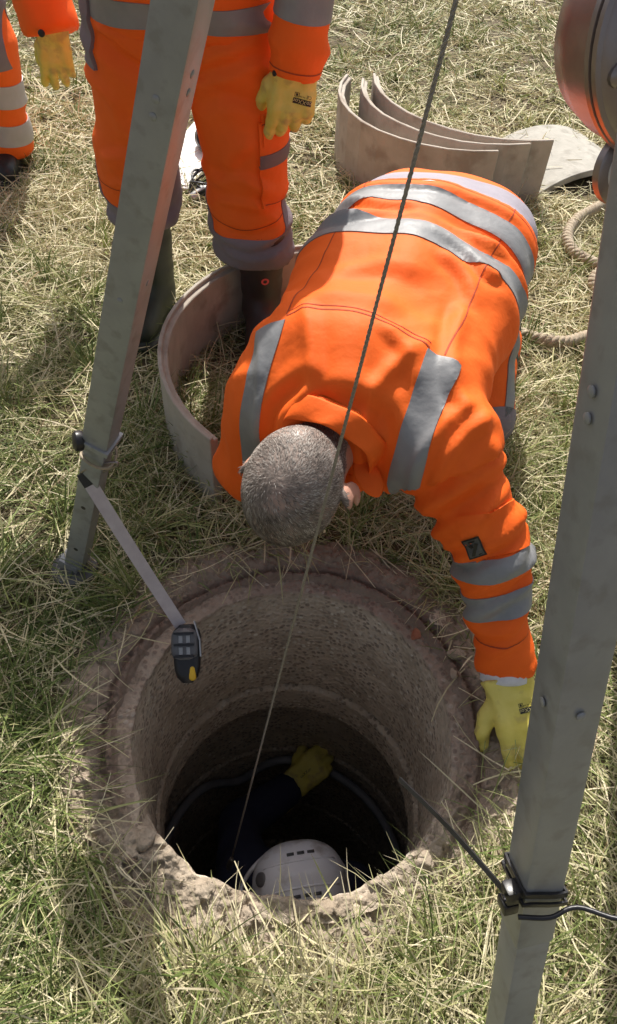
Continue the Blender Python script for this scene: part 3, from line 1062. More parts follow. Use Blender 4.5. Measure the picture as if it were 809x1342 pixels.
MB().box((-.49, 3.25, .062), V(.03, .004, 0), V(-.01, .09, 0), V(0, 0, .032), .012).build('handle', GREYP, tl, 'auto')
MB().box((-.505, 3.16, .042), V(.035, 0, 0), V(0, .05, 0), V(0, 0, .012), .004).build('base', BLACK, tl, 'auto')
cc = thing('coiled_cable', 'coiled black cable with silver plug behind the standing worker\'s knee', 'cable', (-.49, 2.77, 0))
pts = []
for i in range(160):
    t = i / 160 * 2 * math.pi * 7
    rr = .055 + .012 * math.sin(i * .21)
    pts.append(V(-.475 + rr * math.cos(t) * 1.0 + .01 * math.sin(i * .07), 2.79 + rr * 1.1 * math.sin(t), .035 + .035 * (1 + math.sin(t + i * .05)) * .8 + .01 * math.sin(i * .13)))
pts += [V(-.55, 2.80, .02), V(-.60, 2.83, .03), V(-.64, 2.80, .02)]
MB().tube(pts, .0042, 6).build('coil', BLACK, cc, True)
MB().lathe((-.50, 2.735, .05), (.55, .5, .25), [(-.03, .010), (-.028, .017), (.03, .019), (.036, .012), (.05, .008)], 16).build('plug', STEEL, cc, 'auto')

# ------------------------------------------------------------------ people: shared builders
def frame(y, z):
    y = nrm(y); z = np.asarray(z, float); z = nrm(z - y * (z @ y)); x = np.cross(y, z)
    return np.stack([x, y, z])            # rows: local axes in world

FING = [(.033, .088, .072, .0128), (.011, .094, .080, .0130), (-.011, .091, .074, .0125), (-.032, .082, .058, .0115)]
def glove(name, wrist, fdir, back, thumb, parent, mat, curl=(25, 30, 35, 40), spread=3, tcurl=20, topen=38, cuff=.055, h=.0036, label=None, S=1.0):
    """gloved hand: palm, four unequal fingers, thumb leaving the side of the palm. thumb=+1/-1 gives the side along local x"""
    M = frame(fdir, back)
    prim = []
    for sx in (-.028, 0, .028):
        prim.append(((sx * .9, .008, 0), (sx * 1.1, .084, .002), .0195, .0165))
    fings = []
    for k, (bx_, by_, ln, r) in enumerate(FING):
        a = rad(curl[k]); sp = rad(spread * (1.5 - k))
        p = V(bx_, by_, 0); ang = rad(6)
        segs = []
        for fr, da in ((.46, .35), (.32, .65), (.24, .5)):
            ang += a * da
            d = V(math.sin(sp) * math.cos(ang), math.cos(sp) * math.cos(ang), -math.sin(ang))
            q = p + d * ln * fr
            segs.append((p, q)); p = q
        for i, (p0, p1) in enumerate(segs):
            fings.append((p0, p1, r * (1.06 - .06 * i), r * (1.0 - .07 * i)))
        fings.append((V(bx_ * .95, by_ - .03, 0), V(bx_, by_ + .004, 0), r * 1.15, r * 1.08))
    to = rad(topen)
    t0 = V(.020, .018, -.006)
    t1 = t0 + .046 * V(math.sin(to), math.cos(to), -.25)
    t2 = t1 + .034 * nrm(V(math.sin(to * .55), math.cos(to * .55), -.3 - math.sin(rad(tcurl)) * .6))
    t3 = t2 + .026 * nrm(V(math.sin(to * .25), math.cos(to * .25), -.3 - math.sin(rad(tcurl)) * 1.0))
    thb = [(t0, t1, .0185, .0165), (t1, t2, .0165, .0148), (t2, t3, .0148, .0125)]
    fx = V(thumb, 1, 1)
    def f(P):
        q = ((P - wrist) @ M.T) * fx / S
        d = sunion([rc(q, V(*a), V(*b), ra, rb) for a, b, ra, rb in prim], .014)
        # thin the palm front to back
        fg = None
        for k in range(4):
            s_ = sunion([rc(q, *fings[k * 4 + j]) for j in range(4)], .006)
            fg = s_ if fg is None else smin(fg, s_, .003)
        d = smin(d, fg, .008)
        t = sunion([rc(q, *a) for a in thb], .006)
        d = smin(d, t, .012)
        c = smin(rc(q, (-.018, -cuff, 0), (-.016, .012, 0), .036, .024), rc(q, (.018, -cuff, 0), (.016, .012, 0), .036, .024), .02)
        c = smax(c, -(q[:, 1] + cuff), .003)
        return (smin(d, c, .016) - .0008 * noise3(q * 90, 5) - .0034 * noise3(q * V(42, 20, 42), 6) - .0016 * noise3(q * V(20, 95, 20), 9)) * S
    vs, qd = nets_local(f, wrist, M, np.array((-.085, -cuff - .02, -.11)) * S, np.array((.085, .20, .05)) * S, h)
    o = mkbig(name, vs, qd, mat, parent)
    if label: o['label'] = label
    return o, (vs, qd), M

def nets_local(f, org, M, lo, hi, h):
    """run nets in a local frame (rows of M) and return world verts"""
    org = np.asarray(org, float)
    g = lambda L: f(org + L @ M)
    vs, q = nets(g, lo, hi, h)
    if np.linalg.det(M) < 0:
        q = q[:, ::-1]
    return org + vs @ M, q

def bvh_of(surf):
    vs, q = surf
    return BVHTree.FromPolygons([Vector(v) for v in vs], [tuple(int(i) for i in a) for a in q])

def stick(pts, faces, tree, c, ex, ey, n, lift):
    """2D points in the (ex, ey) plane at c laid on to a surface along -n"""
    out = []
    for x, y in pts:
        p = Vector(c + ex * x + ey * y + n * .06)
        hit = tree.ray_cast(p, Vector(-n), .2)
        out.append(np.array(hit[0]) + n * lift if hit[0] is not None else c + ex * x + ey * y)
    return out, faces

def text2d(s, size):
    cu = bpy.data.curves.new('print', 'FONT')
    cu.body = s; cu.size = size; cu.align_x = 'CENTER'; cu.align_y = 'CENTER'
    cu.resolution_u = 2
    ob = bpy.data.objects.new('print', cu); COL.objects.link(ob)
    bpy.context.view_layer.update()
    me = ob.evaluated_get(bpy.context.evaluated_depsgraph_get()).to_mesh()
    bm = bmesh.new(); bm.from_mesh(me)
    bmesh.ops.triangulate(bm, faces=bm.faces)
    bm.verts.index_update()
    P = [(v.co.x, v.co.y) for v in bm.verts]; Fc = [[v.index for v in f.verts] for f in bm.faces]
    bm.free(); ob.to_mesh_clear()
    bpy.data.objects.remove(ob, do_unlink=True); bpy.data.curves.remove(cu)
    return P, Fc

def grid2d(w, h, nx, ny):
    P = [(w * (i / nx - .5), h * (j / ny - .5)) for j in range(ny + 1) for i in range(nx + 1)]
    Fc = [(j * (nx + 1) + i, j * (nx + 1) + i + 1, (j + 1) * (nx + 1) + i + 1, (j + 1) * (nx + 1) + i) for j in range(ny) for i in range(nx)]
    return P, Fc

def ring2d(r0, r1, n=18, a0=0, a1=360):
    P, Fc = [], []
    for i in range(n + 1):
        a = rad(a0 + (a1 - a0) * i / n)
        P += [(r0 * math.cos(a), r0 * math.sin(a)), (r1 * math.cos(a), r1 * math.sin(a))]
    for i in range(n):
        Fc.append((2 * i, 2 * i + 1, 2 * i + 3, 2 * i + 2))
    return P, Fc

def glove_print(g, surf, c, ex, ey, n, s=1.0):
    """dark name bar with pale letters, and a small mark row above it"""
    tr = bvh_of(surf)
    def lay(pf, dx, dy, lift, mat, nm, par):
        P, Fc = pf
        v, f = stick([(x * s + dx * s, y * s + dy * s) for x, y in P], Fc, tr, c, ex, ey, n, lift)
        return mk(nm, v, f, mat, par, False)
    bar = lay(grid2d(.040, .0115, 8, 2), 0, 0, .0009, PRINTK, 'name_bar', g)
    lay(text2d('coXXor', .0125), 0, -.0004, .0016, PRINTW, 'lettering', g)
    lay(text2d('CE', .0095), -.012, -.0125, .0010, PRINTK, 'ce_mark', g)
    lay(text2d('EN 388', .0040), .0025, -.0105, .0010, PRINTK, 'small_print', g)
    for dx, dy, a, b in ((.014, -.0085, .0095, .0009), (.014, -.0165, .0095, .0009), (.0095, -.0125, .0009, .009), (.0185, -.0125, .0009, .009), (.014, -.0125, .004, .005)):
        lay(grid2d(a, b, 2, 1), dx, dy, .0010, PRINTK, 'stamp', g)

def head_body(C0, e, u, f, neck_to, parent, name='body', s=1.0):
    M = np.stack([e, f, u])                 # local x = ear axis, y = face direction, z = crown
    def fn(P):
        q = (P - C0) @ M.T / s
        I = np.eye(3)
        d = ell(q, (0, -.012, .02), I, (.080, .100, .098))
        d = smin(d, ell(q, (0, .030, -.055), I, (.060, .068, .075)), .05)      # face and jaw
        d = smin(d, ell(q, (0, .062, -.098), I, (.030, .028, .022)), .03)      # chin
        d = smin(d, rc(q, (0, .090, -.012), (0, .108, -.046), .008, .014), .012)  # nose
        d = smin(d, rc(q, (-.036, .080, .006), (.036, .080, .006), .010, .010), .02)  # brow
        d = smin(d, rc(q, (-.020, .088, -.074), (.020, .088, -.074), .007, .007), .008)  # lips
        for sx in (-1, 1):
            d = smax(d, -(np.linalg.norm(q - V(sx * .032, .098, -.012), axis=1) - .014), .012)   # eye sockets
            d = smin(d, np.linalg.norm(q - V(sx * .032, .079, -.012), axis=1) - .0125, .004)      # eyeballs under lids
            er = ell(q, (sx * .093, -.008, -.018), np.stack([nrm(V(sx * .85, -.5, 0)), nrm(V(sx * .5, .85, .2)), V(0, -.2, .98)]), (.0085, .024, .037))
            er = smax(er, -(np.linalg.norm(q - V(sx * .099, .004, -.014), axis=1) - .012), .006)
            d = smin(d, er, .006)
        w = ((np.asarray(neck_to) - C0) @ M.T) / s
        d = smin(d, rc(q, (0, -.030, -.075), w, .060, .072), .03)
        return d * s
    lo = np.minimum(V(-.13, -.15, -.16), ((np.asarray(neck_to) - C0) @ M.T) - .09)
    hi = np.maximum(V(.13, .15, .15), ((np.asarray(neck_to) - C0) @ M.T) + .09)
    vs, qd = nets_local(fn, C0, M, lo, hi, .0055)
    o = mkbig(name, vs, qd, SKIN, parent)
    # eyes, painted on the eyeball bulges as small parts
    for sx in (-1, 1):
        c = C0 + (V(sx * .032, .0905, -.012) * s) @ M
        MB().lathe(c, f, [(-.004, .0065), (.0005, .0055), (.0018, .003)], 12).build('eye', BLACK, o, True)
    return o, (vs, qd), M

def hair(C0, M, surf, parent, nstr=5200, s=1.0):
    vs, qd = surf
    q = (vs - C0) @ M.T / s
    # hairline: high on the forehead, down to the nape, round the ears
    line = np.where(q[:, 1] > .0, .030 + .42 * (q[:, 1] - .02), -.035 + .9 * np.minimum(q[:, 1] + .02, 0) * .9)
    ear = np.hypot(q[:, 1] + .008, q[:, 2] + .018) - .030
    edge = .004 * noise3(q * 60, 3)
    fld = np.minimum(q[:, 2] - line + edge, np.where(abs(q[:, 0]) > .06, ear, 1))
    v, f = clip_patch(vs, qd, [fld], .0012)
    cap = mk('hair', v, f, HAIRBASE, parent, True)
    # strands
    N = vnormals(vs, qd)
    idx = np.where(fld > .002)[0]
    dw = np.linalg.norm(vs[idx] - (C0 + (V(-.006, -.050, .10) * s) @ M), axis=1)
    pw = .25 + np.clip((dw - .012) / .05, 0, 1)
    pick = rng.choice(idx, nstr, p=pw / pw.sum())
    p = vs[pick] + rng.normal(0, .0026, (nstr, 3)); p += N[pick] * (.0016 - np.sum((p - vs[pick]) * N[pick], 1))[:, None]
    n = N[pick]
    wh = C0 + (V(-.006, -.062, .098) * s) @ M                   # whorl
    rv = p - wh
    d = rv / (np.linalg.norm(rv, axis=1)[:, None] + 1e-6)
    # on top the hair is combed forward and to one side
    ql = (p - C0) @ M.T
    fw = np.clip((ql[:, 1] + .03) / .07, 0, 1)[:, None]
    comb = (V(.35, .9, -.1) @ M)[None]
    d = d * (1 - .55 * fw) + comb * .55 * fw + .45 * np.cross(n, d) + rng.normal(0, .20, (nstr, 3))
    d = d - n * (np.sum(d * n, 1)[:, None]); d /= np.linalg.norm(d, axis=1)[:, None] + 1e-9
    ln = rng.uniform(.004, .0085, nstr)[:, None] * (1 + .9 * fw)
    sd = np.cross(n, d); sd /= np.linalg.norm(sd, axis=1)[:, None] + 1e-9
    w = rng.uniform(.00030, .00055, nstr)[:, None]
    P0, P1, P2 = p, p + d * ln * .5 + n * .0014, p + d * ln + n * rng.uniform(-.0003, .0018, nstr)[:, None]
    V_ = np.stack([P0 - sd * w, P0 + sd * w, P1 - sd * w, P1 + sd * w, P2 - sd * w * .3, P2 + sd * w * .3], 1).reshape(-1, 3)
    b = np.arange(nstr)[:, None] * 6
    Q = np.concatenate([b + np.array([[0, 1, 3, 2]]), b + np.array([[2, 3, 5, 4]])])
    side_ = np.clip(abs(ql[:, 0]) / .08, 0, 1)
    thin = np.linalg.norm(rv, axis=1)
    tint = np.clip(.50 + .25 * noise3(ql * 45, 8) + rng.normal(0, .22, nstr) + .12 * side_ - .18 * fw[:, 0], 0, 1)  # strands tinted darker towards the front: shade put into the hair colour
    mkbig('strands', V_, Q, HAIR, cap, {'tint': np.repeat(tint, 6)})
    return cap

def boot(name, ankle, toe, h, mat, parent, r=.064, low=False):
    """tall rubber boot: shaft, foot, heel and sole"""
    ankle = np.asarray(ankle, float); t = nrm(V(toe[0], toe[1], 0)); sd = V(-t[1], t[0], 0)
    M = np.stack([sd, t, V(0, 0, 1)])
    org = V(ankle[0], ankle[1], 0)
    lean = (ankle[:2] - org[:2])
    def f(P):
        q = (P - org) @ M.T
        d = rc(q, (0, -.01, .09), (0, .005, h), r * .86, r * 1.06)
        d = smax(d, q[:, 2] - h, .004)
        ft = smin(rc(q, (0, -.035, .045), (0, .15, .042), .046, .043), rc(q, (0, .02, .085), (0, .12, .05), .045, .038), .02)
        d = smin(d, ft, .035)
        sole = np.maximum(np.maximum(rc(q * V(1, 1, .02), (0, -.04, 0), (.004, .165, 0), .046, .05), q[:, 2] - .026), -q[:, 2])
        heelgap = np.maximum(abs(q[:, 1] - .035) - .02, q[:, 2] - .012)
        sole = np.maximum(sole, -heelgap)
        d = smin(d, sole, .004)
        d = np.maximum(d, -q[:, 2])
        return d - .002 * noise3(q * V(14, 14, 40), 4) * (q[:, 2] > .06)
    vs, qd = nets_local(f, org, M, (-.11, -.12, -.02), (.11, .25, h + .03), .0065)
    return mkbig(name, vs, qd, mat, parent), (vs, qd)

def folds(P, dirv, freq, amp, seed, stretch=.25):
    """cloth folds: ridged noise stretched across dirv"""
    d = nrm(dirv)
    al = P @ d
    rest = P - al[:, None] * d
    q = rest * freq * stretch + (al * freq)[:, None] * d
    n = noise3(q + seed * 7.3, seed)
    return amp * (1 - 2 * np.abs(n)) * .8 + amp * .6 * noise3(q * 1.9, seed + 3)

def crease(X, Y, line, w, amp):
    """pressed fold along a polyline in two surface coordinates: a ridge with a hollow beside it, fading at both ends"""
    P = np.array(spline([V(a, b, 0) for a, b in line], 6))[:, :2]
    best = np.full(len(X), 1e9); sg = np.zeros(len(X)); pos = np.zeros(len(X))
    n = len(P) - 1
    for i in range(n):
        a, d = P[i], P[i + 1] - P[i]
        t = np.clip(((X - a[0]) * d[0] + (Y - a[1]) * d[1]) / (d @ d + 1e-12), 0, 1)
        ex, ey = X - a[0] - t * d[0], Y - a[1] - t * d[1]
        q = np.hypot(ex, ey)
        m_ = q < best
        best = np.where(m_, q, best); sg = np.where(m_, np.sign(d[0] * ey - d[1] * ex), sg); pos = np.where(m_, (i + t) / n, pos)
    sd_ = best * sg
    fade = np.clip(np.sin(np.pi * np.clip(pos, .02, .98)) * 1.8, 0, 1)
    return amp * fade * (np.exp(-(sd_ / w) ** 2) - .75 * np.exp(-((sd_ - 1.7 * w) / (w * .9)) ** 2))

# ------------------------------------------------------------------ the kneeling worker leaning over the hole
kn = thing('person', 'worker in orange jacket kneeling and leaning head down over the manhole', 'person', (.30, 1.70, 0))
T1 = V(.05, 1.07, .53); SD = V(.308, .951, 0); EE = V(.951, -.308, 0)
spine = [(V(.048, 1.055, .475), .090, .06, .085), (V(.09, 1.18, .535), .125, .105, .108), (V(.17, 1.42, .552), .130, .128, .116),
         (V(.24, 1.66, .548), .125, .118, .116), (V(.295, 1.86, .515), .125, .105, .118)]
shR, elR, wrR = V(.248, 1.035, .495), V(.366, .915, .305), V(.432, .790, .095)
shL, elL, wrL = V(-.092, 1.170, .470), V(-.150, 1.175, .235), V(-.055, 1.33, .060)

def torso_sdf(P, grow=0):
    parts = []
    for i in range(len(spine) - 1):
        (c0, r0, o0, q0), (c1, r1, o1, q1) = spine[i], spine[i + 1]
        parts.append(rc(P, c0, c1, r0, r1))
        for s in (-1, 1):
            k0, k1 = (o0, o1) if s > 0 else (o0 * .86, o1 * .93)
            parts.append(rc(P, c0 + EE * k0 * s - V(0, 0, .012), c1 + EE * k1 * s - V(0, 0, .012), q0, q1))
    return sunion(parts, .05) - grow

def kn_jacket(P):
    d = torso_sdf(P)
    d = smax(d, (P - T1) @ SD - .645, .01)
    d = smax(d, -((P - V(.03, 1.02, .5)) @ nrm(V(.2, .9, .1)) + .0), .02)
    aR = smin(rc(P, shR, elR, .088, .064), rc(P, elR, wrR + (wrR - elR) * -.05, .064, .052), .02)
    aL = smin(rc(P, shL, elL, .082, .062), rc(P, elL, wrL, .064, .052), .02)
    aR = smax(aR, (P - (wrR - .01 * nrm(wrR - elR))) @ nrm(wrR - elR), .004)
    yk = smin(rc(P, spine[1][0] + EE * .10, shR, .105, .088), rc(P, spine[1][0] - EE * .085, shL, .102, .082), .04)
    d = smin(d, yk, .05)
    d = smin(d, aR, .045)
    return smin(d, aL, .045)
js, jq = nets(kn_jacket, (-.30, .70, .0), (.62, 1.98, .76), .0078)
jN = vnormals(js, jq)
s_ = (js - T1) @ SD; u_ = (js - T1) @ EE
tR = ((js - shR) @ nrm(elR - shR)); tF = ((js - elR) @ nrm(wrR - elR))
armR = (np.minimum(rc(js, shR, elR, .088, .064), rc(js, elR, wrR, .064, .052)) < .02) & (tR > .04)
disp = np.zeros(len(js))
torso_m = (~armR).astype(float)
# soft billow over the back, sharper drag folds near shoulders, flanks and hem
flank = np.clip((abs(u_) - .10) / .12, 0, 1)
disp += torso_m * (.007 * fbm(js * V(5, 5, 5), 51, 2)
                   + folds(js, nrm(SD + EE * .25), 12, .0050, 52, .16) * (.25 + .9 * flank)
                   + folds(js, nrm(SD), 9, .0060, 56, .12) * np.exp(-((s_ - .46) / .13) ** 2)
                   + folds(js, nrm(SD * .35 + EE), 15, .0060, 53, .25) * np.exp(-((s_ + .02) / .11) ** 2)
                   + folds(js, nrm(SD * .7 - EE), 16, .0060, 57, .22) * np.exp(-(np.linalg.norm(js - V(.24, 1.16, .54), axis=1) / .13) ** 2)
                   + folds(js, nrm(SD * .7 + EE), 16, .0060, 58, .22) * np.exp(-(np.linalg.norm(js - V(-.08, 1.28, .54), axis=1) / .13) ** 2))
disp += torso_m * (.009 * np.exp(-((abs(u_) - .055 - .6 * np.maximum(s_ - .0, 0)) / .016) ** 2) * np.clip((.13 - s_) / .1, 0, 1))   # V fold under the collar
disp += torso_m * (-.010 * np.exp(-((s_ - .470 - .02 * np.sin(u_ * 9)) / .020) ** 2) * np.clip((u_ + .22) / .3, 0, 1))          # waist crease between the tapes
disp += folds(js, nrm(elR - shR) * .9 + V(.35, 0, .2), 19, .0085, 54, .32) * armR
disp += folds(js, nrm(wrR - elR) + V(.2, .2, 0), 26, .0050, 59, .3) * armR * np.exp(-(tF / .06) ** 2)
upz = (js[:, 2] > .40) * torso_m
cre = np.zeros(len(js))
for line, w, a in (
        ([(-.088, -.108), (-.062, -.09), (-.021, -.041), (-.004, .025), (-.011, .103), (-.068, .159)], .017, .010),
        ([(-.084, -.149), (-.039, -.145), (-.001, -.093), (.003, -.023)], .014, .008),
        ([(.465, -.23), (.433, -.16), (.465, -.055), (.474, .078), (.458, .158), (.468, .196)], .016, .012),
        ([(.428, .022), (.397, .115), (.36, .172), (.377, .195)], .014, .009),
        ([(.562, -.219), (.50, -.099), (.505, -.009)], .014, .009),
        ([(.299, .144), (.147, .159), (.056, .183), (.017, .233)], .015, .009),
        ([(-.101, .198), (-.042, .219), (.052, .264)], .013, .010),
        ([(-.09, .155), (-.023, .194), (.047, .226)], .013, .009),
        ([(.129, -.13), (.150, -.034), (.157, .067)], .022, .005),
        ([(.239, -.125), (.275, -.03), (.285, .077)], .022, .006),
        ([(.60, -.2), (.59, -.05), (.605, .12), (.60, .2)], .014, .007),
        ([(.20, -.19), (.14, -.165), (.09, -.17)], .014, .009), ([(.36, .06), (.33, .13), (.25, .185)], .015, .008),
        ([(.10, .02), (.07, .09), (.02, .13)], .014, .006)):
    cre += crease(s_, u_, line, w, a) * upz
# sleeve: folds wrapped round the elbow, in length along and turn about the arm
ar_a = nrm(elR - shR); ar_n = nrm(np.cross(ar_a, V(0, 0, 1))); ar_b = np.cross(ar_a, ar_n)
turn = np.arctan2((js - shR) @ ar_b, (js - shR) @ ar_n) * .07
for line, w, a in (([(.10, -.20), (.13, -.05), (.17, .08), (.20, .2)], .013, .009), ([(.17, -.22), (.19, -.08), (.24, .06)], .012, .009),
                   ([(.22, -.12), (.255, .0), (.26, .15)], .011, .008), ([(.05, -.1), (.09, .02), (.10, .16)], .014, .008),
                   ([(.31, -.2), (.33, -.02), (.37, .1)], .011, .006), ([(.40, -.15), (.42, .02), (.41, .16)], .010, .005)):
    cre += crease(tR, turn, line, w, a) * armR
js2 = js + jN * (disp * 1.6 + cre)[:, None]
jacket = mkbig('jacket', js2, jq, ORANGE, kn)
JS = (js2, jq)
tor = np.where(armR, -1.0, 1.0)
def band(lo, hi, f): return [f - lo, hi - f]
bulge = s_ + .10 * np.maximum(0, .58 - js[:, 2]) * -1.0
for a, b in ((.366, .434), (.512, .582)):
    patch('reflective_band', JS, band(a + .0, b, s_ - .28 * np.maximum(0, .60 - js[:, 2]) * (a < .5) - .05 * np.maximum(0, .60 - js[:, 2])) + [tor], .0022, TAPE, jacket)
fshoulder = .085 - s_
patch('shoulder_band', JS, band(.122, .182, u_) + [fshoulder - .0, tor, js[:, 2] - .36, .24 - u_], .0022, TAPE, jacket)
patch('shoulder_band', JS, band(-.196, -.143, u_) + [fshoulder - .008, js[:, 2] - .30], .0022, TAPE, jacket)
# arm bands and hems
rr_ok = np.where(armR, 1.0, -1.0)
ft = tF + .10 * (js[:, 0] - .40) 
for a, b in ((-.032, .010), (.050, .105)):
    patch('sleeve_band', JS, band(a, b, ft) + [rr_ok], .0022, TAPE, jacket)
patch('seam', JS, band(.0795, .0825, s_ - .02 * np.cos(u_ * 9)) + [tor, .125 - u_, u_ + .145, js[:, 2] - .56], .0008, SEAM, jacket, False)
patch('seam', JS, band(.0905, .0925, s_ - .02 * np.cos(u_ * 9)) + [tor, .125 - u_, u_ + .145, js[:, 2] - .56], .0008, SEAM, jacket, False)
patch('seam', JS, band(.150, .1525, u_ - .03 * s_) + [s_ - .09, js[:, 2] - .5, .66 - s_], .0008, SEAM, jacket, False)
patch('seam', JS, band(-.145, -.1425, u_ + .03 * s_) + [s_ - .09, js[:, 2] - .5, .66 - s_], .0008, SEAM, jacket, False)
patch('seam', JS, band(.622, .6245, s_) + [tor], .0008, SEAM, jacket, False)
patch('seam', JS, band(.160, .1625, ft) + [rr_ok], .0008, SEAM, jacket, False)
arc = np.linalg.norm(js - (shR + V(-.02, .02, .0)), axis=1)
patch('seam', JS, band(.098, .1005, arc + .2 * 0) + [u_ - .12, js[:, 2] - .38], .0008, SEAM, jacket, False)
# small pale emblem at the hem
jt = bvh_of(JS)
ec_ = V(.215, 1.655, .70)
P2, F2 = [(-.016, .004), (-.004, -.002), (-.010, .010), (0, .003), (.010, .010), (.004, -.002), (.016, .004), (0, -.010)], [(0, 1, 7), (2, 3, 1), (3, 1, 7), (3, 7, 5), (4, 5, 3), (6, 7, 5)]
v_, f_ = stick(P2, F2, jt, ec_, -EE, -SD, V(0, 0, 1), .0015)
mk('emblem', v_, f_, CUFFW, jacket, False)
# sleeve pocket flap and black badge
pc = V(.318, .872, .395); pn = nrm(V(-.28, -.62, .62)); py_ = nrm(elR - shR); py_ = nrm(py_ - pn * (py_ @ pn)); px_ = nrm(np.cross(py_, pn))
def lay_on(parent, tree, pf, c, ex, ey, n, lift, mat, nm):
    v, f = stick(pf[0], pf[1], tree, c, ex, ey, n, lift)
    return mk(nm, v, f, mat, parent, False)
exb = px_ if px_[0] > 0 else -px_
bdc = pc - exb * .010
bd = lay_on(jacket, jt, grid2d(.034, .040, 10, 10), bdc, exb, -py_, pn, .0085, PRINTK, 'badge')
lay_on(bd, jt, grid2d(.028, .034, 10, 10), bdc, exb, -py_, pn, .0095, pmat('badge_grey', (.075, .078, .085), None, rough=.5), 'badge_field')
for sgn in (-1, 1):
    X = [(-.010, .010 * sgn - .004), (-.004, .012 * sgn - .004), (.010, -.010 * sgn - .004), (.004, -.012 * sgn - .004)]
    lay_on(bd, jt, (X, [(0, 1, 2, 3)]), bdc, exb, -py_, pn, .0115, PRINTK, 'badge_mark')
lay_on(bd, jt, ([(-.006, .011), (.006, .011), (.006, .014), (-.006, .014)], [(0, 1, 2, 3)]), bdc, exb, -py_, pn, .0115, PRINTK, 'badge_mark')
pl_ = pc + exb * .030
aw = (js - pl_) @ exb; bw = (js - pl_) @ py_
patch('sleeve_pocket', JS, [.050 - abs(aw), .046 - abs(bw + .016), rr_ok], .004, ORANGE, jacket)

# head, neck and hair
hC = V(-.026, .922, .468)
he = nrm(V(.947, -.322, .0)); hu = nrm(V(-.02, -.955, .325)); hu = nrm(hu - he * (hu @ he)); hf = np.cross(hu, he)
if hf[2] > 0: hf = -hf
kb_, hsurf, HM = head_body(hC, he, hu, hf, V(.045, 1.085, .475), kn, s=1.07)
hair(hC, HM, hsurf, kn, 11500, 1.07)
# stand-up collar with a loose point
na = nrm(V(.045, 1.10, .49) - (hC - hu * .06)); nc = V(.030, 1.030, .492)
ca_ = nrm(np.cross(na, V(0, 0, 1))); cb_ = np.cross(ca_, na)
if cb_[2] < 0: cb_ = -cb_
if ca_[0] < 0: ca_ = -ca_
vs, fs = [], []
nphi = 40
for i in range(nphi + 1):
    ph = rad(-120 + 420 * i / nphi * (300 / 420))           # open at the throat
    ph = rad(-62 + 304 * i / nphi)
    for k, (hgt, rr) in enumerate(((.030, .094), (.0, .091), (-.018, .088), (-.027, .0915), (-.022, .096), (-.004, .102), (.020, .107))):
        tip = max(0, abs(i - nphi / 2) - nphi * .38) / (nphi * .12)
        wob = .004 * math.sin(i * .9 + k)
        vs.append(nc + na * (hgt + (.035 * tip if k > 4 else 0)) + (rr + wob + (.012 * tip if k > 4 else 0)) * (math.cos(ph) * ca_ * 1.02 + math.sin(ph) * cb_ * .95))
for i in range(nphi):
    for k in range(6):
        fs.append((i * 7 + k, i * 7 + k + 1, (i + 1) * 7 + k + 1, (i + 1) * 7 + k))
col_ = mk('collar', vs, fs, ORANGE, jacket, True)
sm = col_.modifiers.new('thick', 'SOLIDIFY'); sm.thickness = .003
sb = col_.modifiers.new('sub', 'SUBSURF'); sb.levels = 1; sb.render_levels = 1
# loose front corner of the collar hanging beside the ear
tipc = V(.115, .955, .430)
lv = [tipc + V(-.045, .05, .045), tipc + V(.005, .055, .040), tipc + V(.030, .012, .012), tipc + V(.020, -.014, -.006), tipc + V(-.008, -.008, -.002), tipc + V(-.038, .012, .022)]
lb = [p + V(0, .004, -.006) for p in lv]
cl = mk('collar_point', lv + lb, [(0, 1, 2, 3, 4, 5), (11, 10, 9, 8, 7, 6)] + [(i, i + 6, (i + 1) % 6 + 6, (i + 1) % 6) for i in range(6)], ORANGE, jacket, True)
sb = cl.modifiers.new('sub', 'SUBSURF'); sb.levels = 2; sb.render_levels = 2

# hands
g, gs, gM = glove('glove', wrR + V(.002, -.028, -.004), V(.30, -.74, -.40), V(-.10, -.38, .88), 1, kn, YELLOW, curl=(20, 26, 32, 40), spread=6, topen=50, tcurl=6, cuff=.016, S=1.10)
exr = nrm(np.cross(gM[1], gM[2]))
glove_print(g, gs, wrR + V(.002, -.028, -.004) + gM[1] * .052 + gM[2] * .02 + V(.020, 0, 0), -nrm(V(.9, .35, 0) - gM[2] * (V(.9, .35, 0) @ gM[2])), -nrm(np.cross(gM[2], nrm(V(.9, .35, 0) - gM[2] * (V(.9, .35, 0) @ gM[2])))), gM[2], .9)
cfd = nrm(wrR - elR)
MB().lathe(wrR - cfd * .012 , V(.08, -.72, -.62), [(-.02, .046), (.0, .0485), (.016, .0515), (.030, .0525), (.034, .047)], 28).build('glove_cuff', CUFFW, kn, True)
g2, gs2, _ = glove('glove', wrL + V(.005, -.002, -.012), V(.85, .30, -.14), V(0, 0, 1), 1, kn, YELLOW, curl=(25, 25, 28, 30), h=.005)

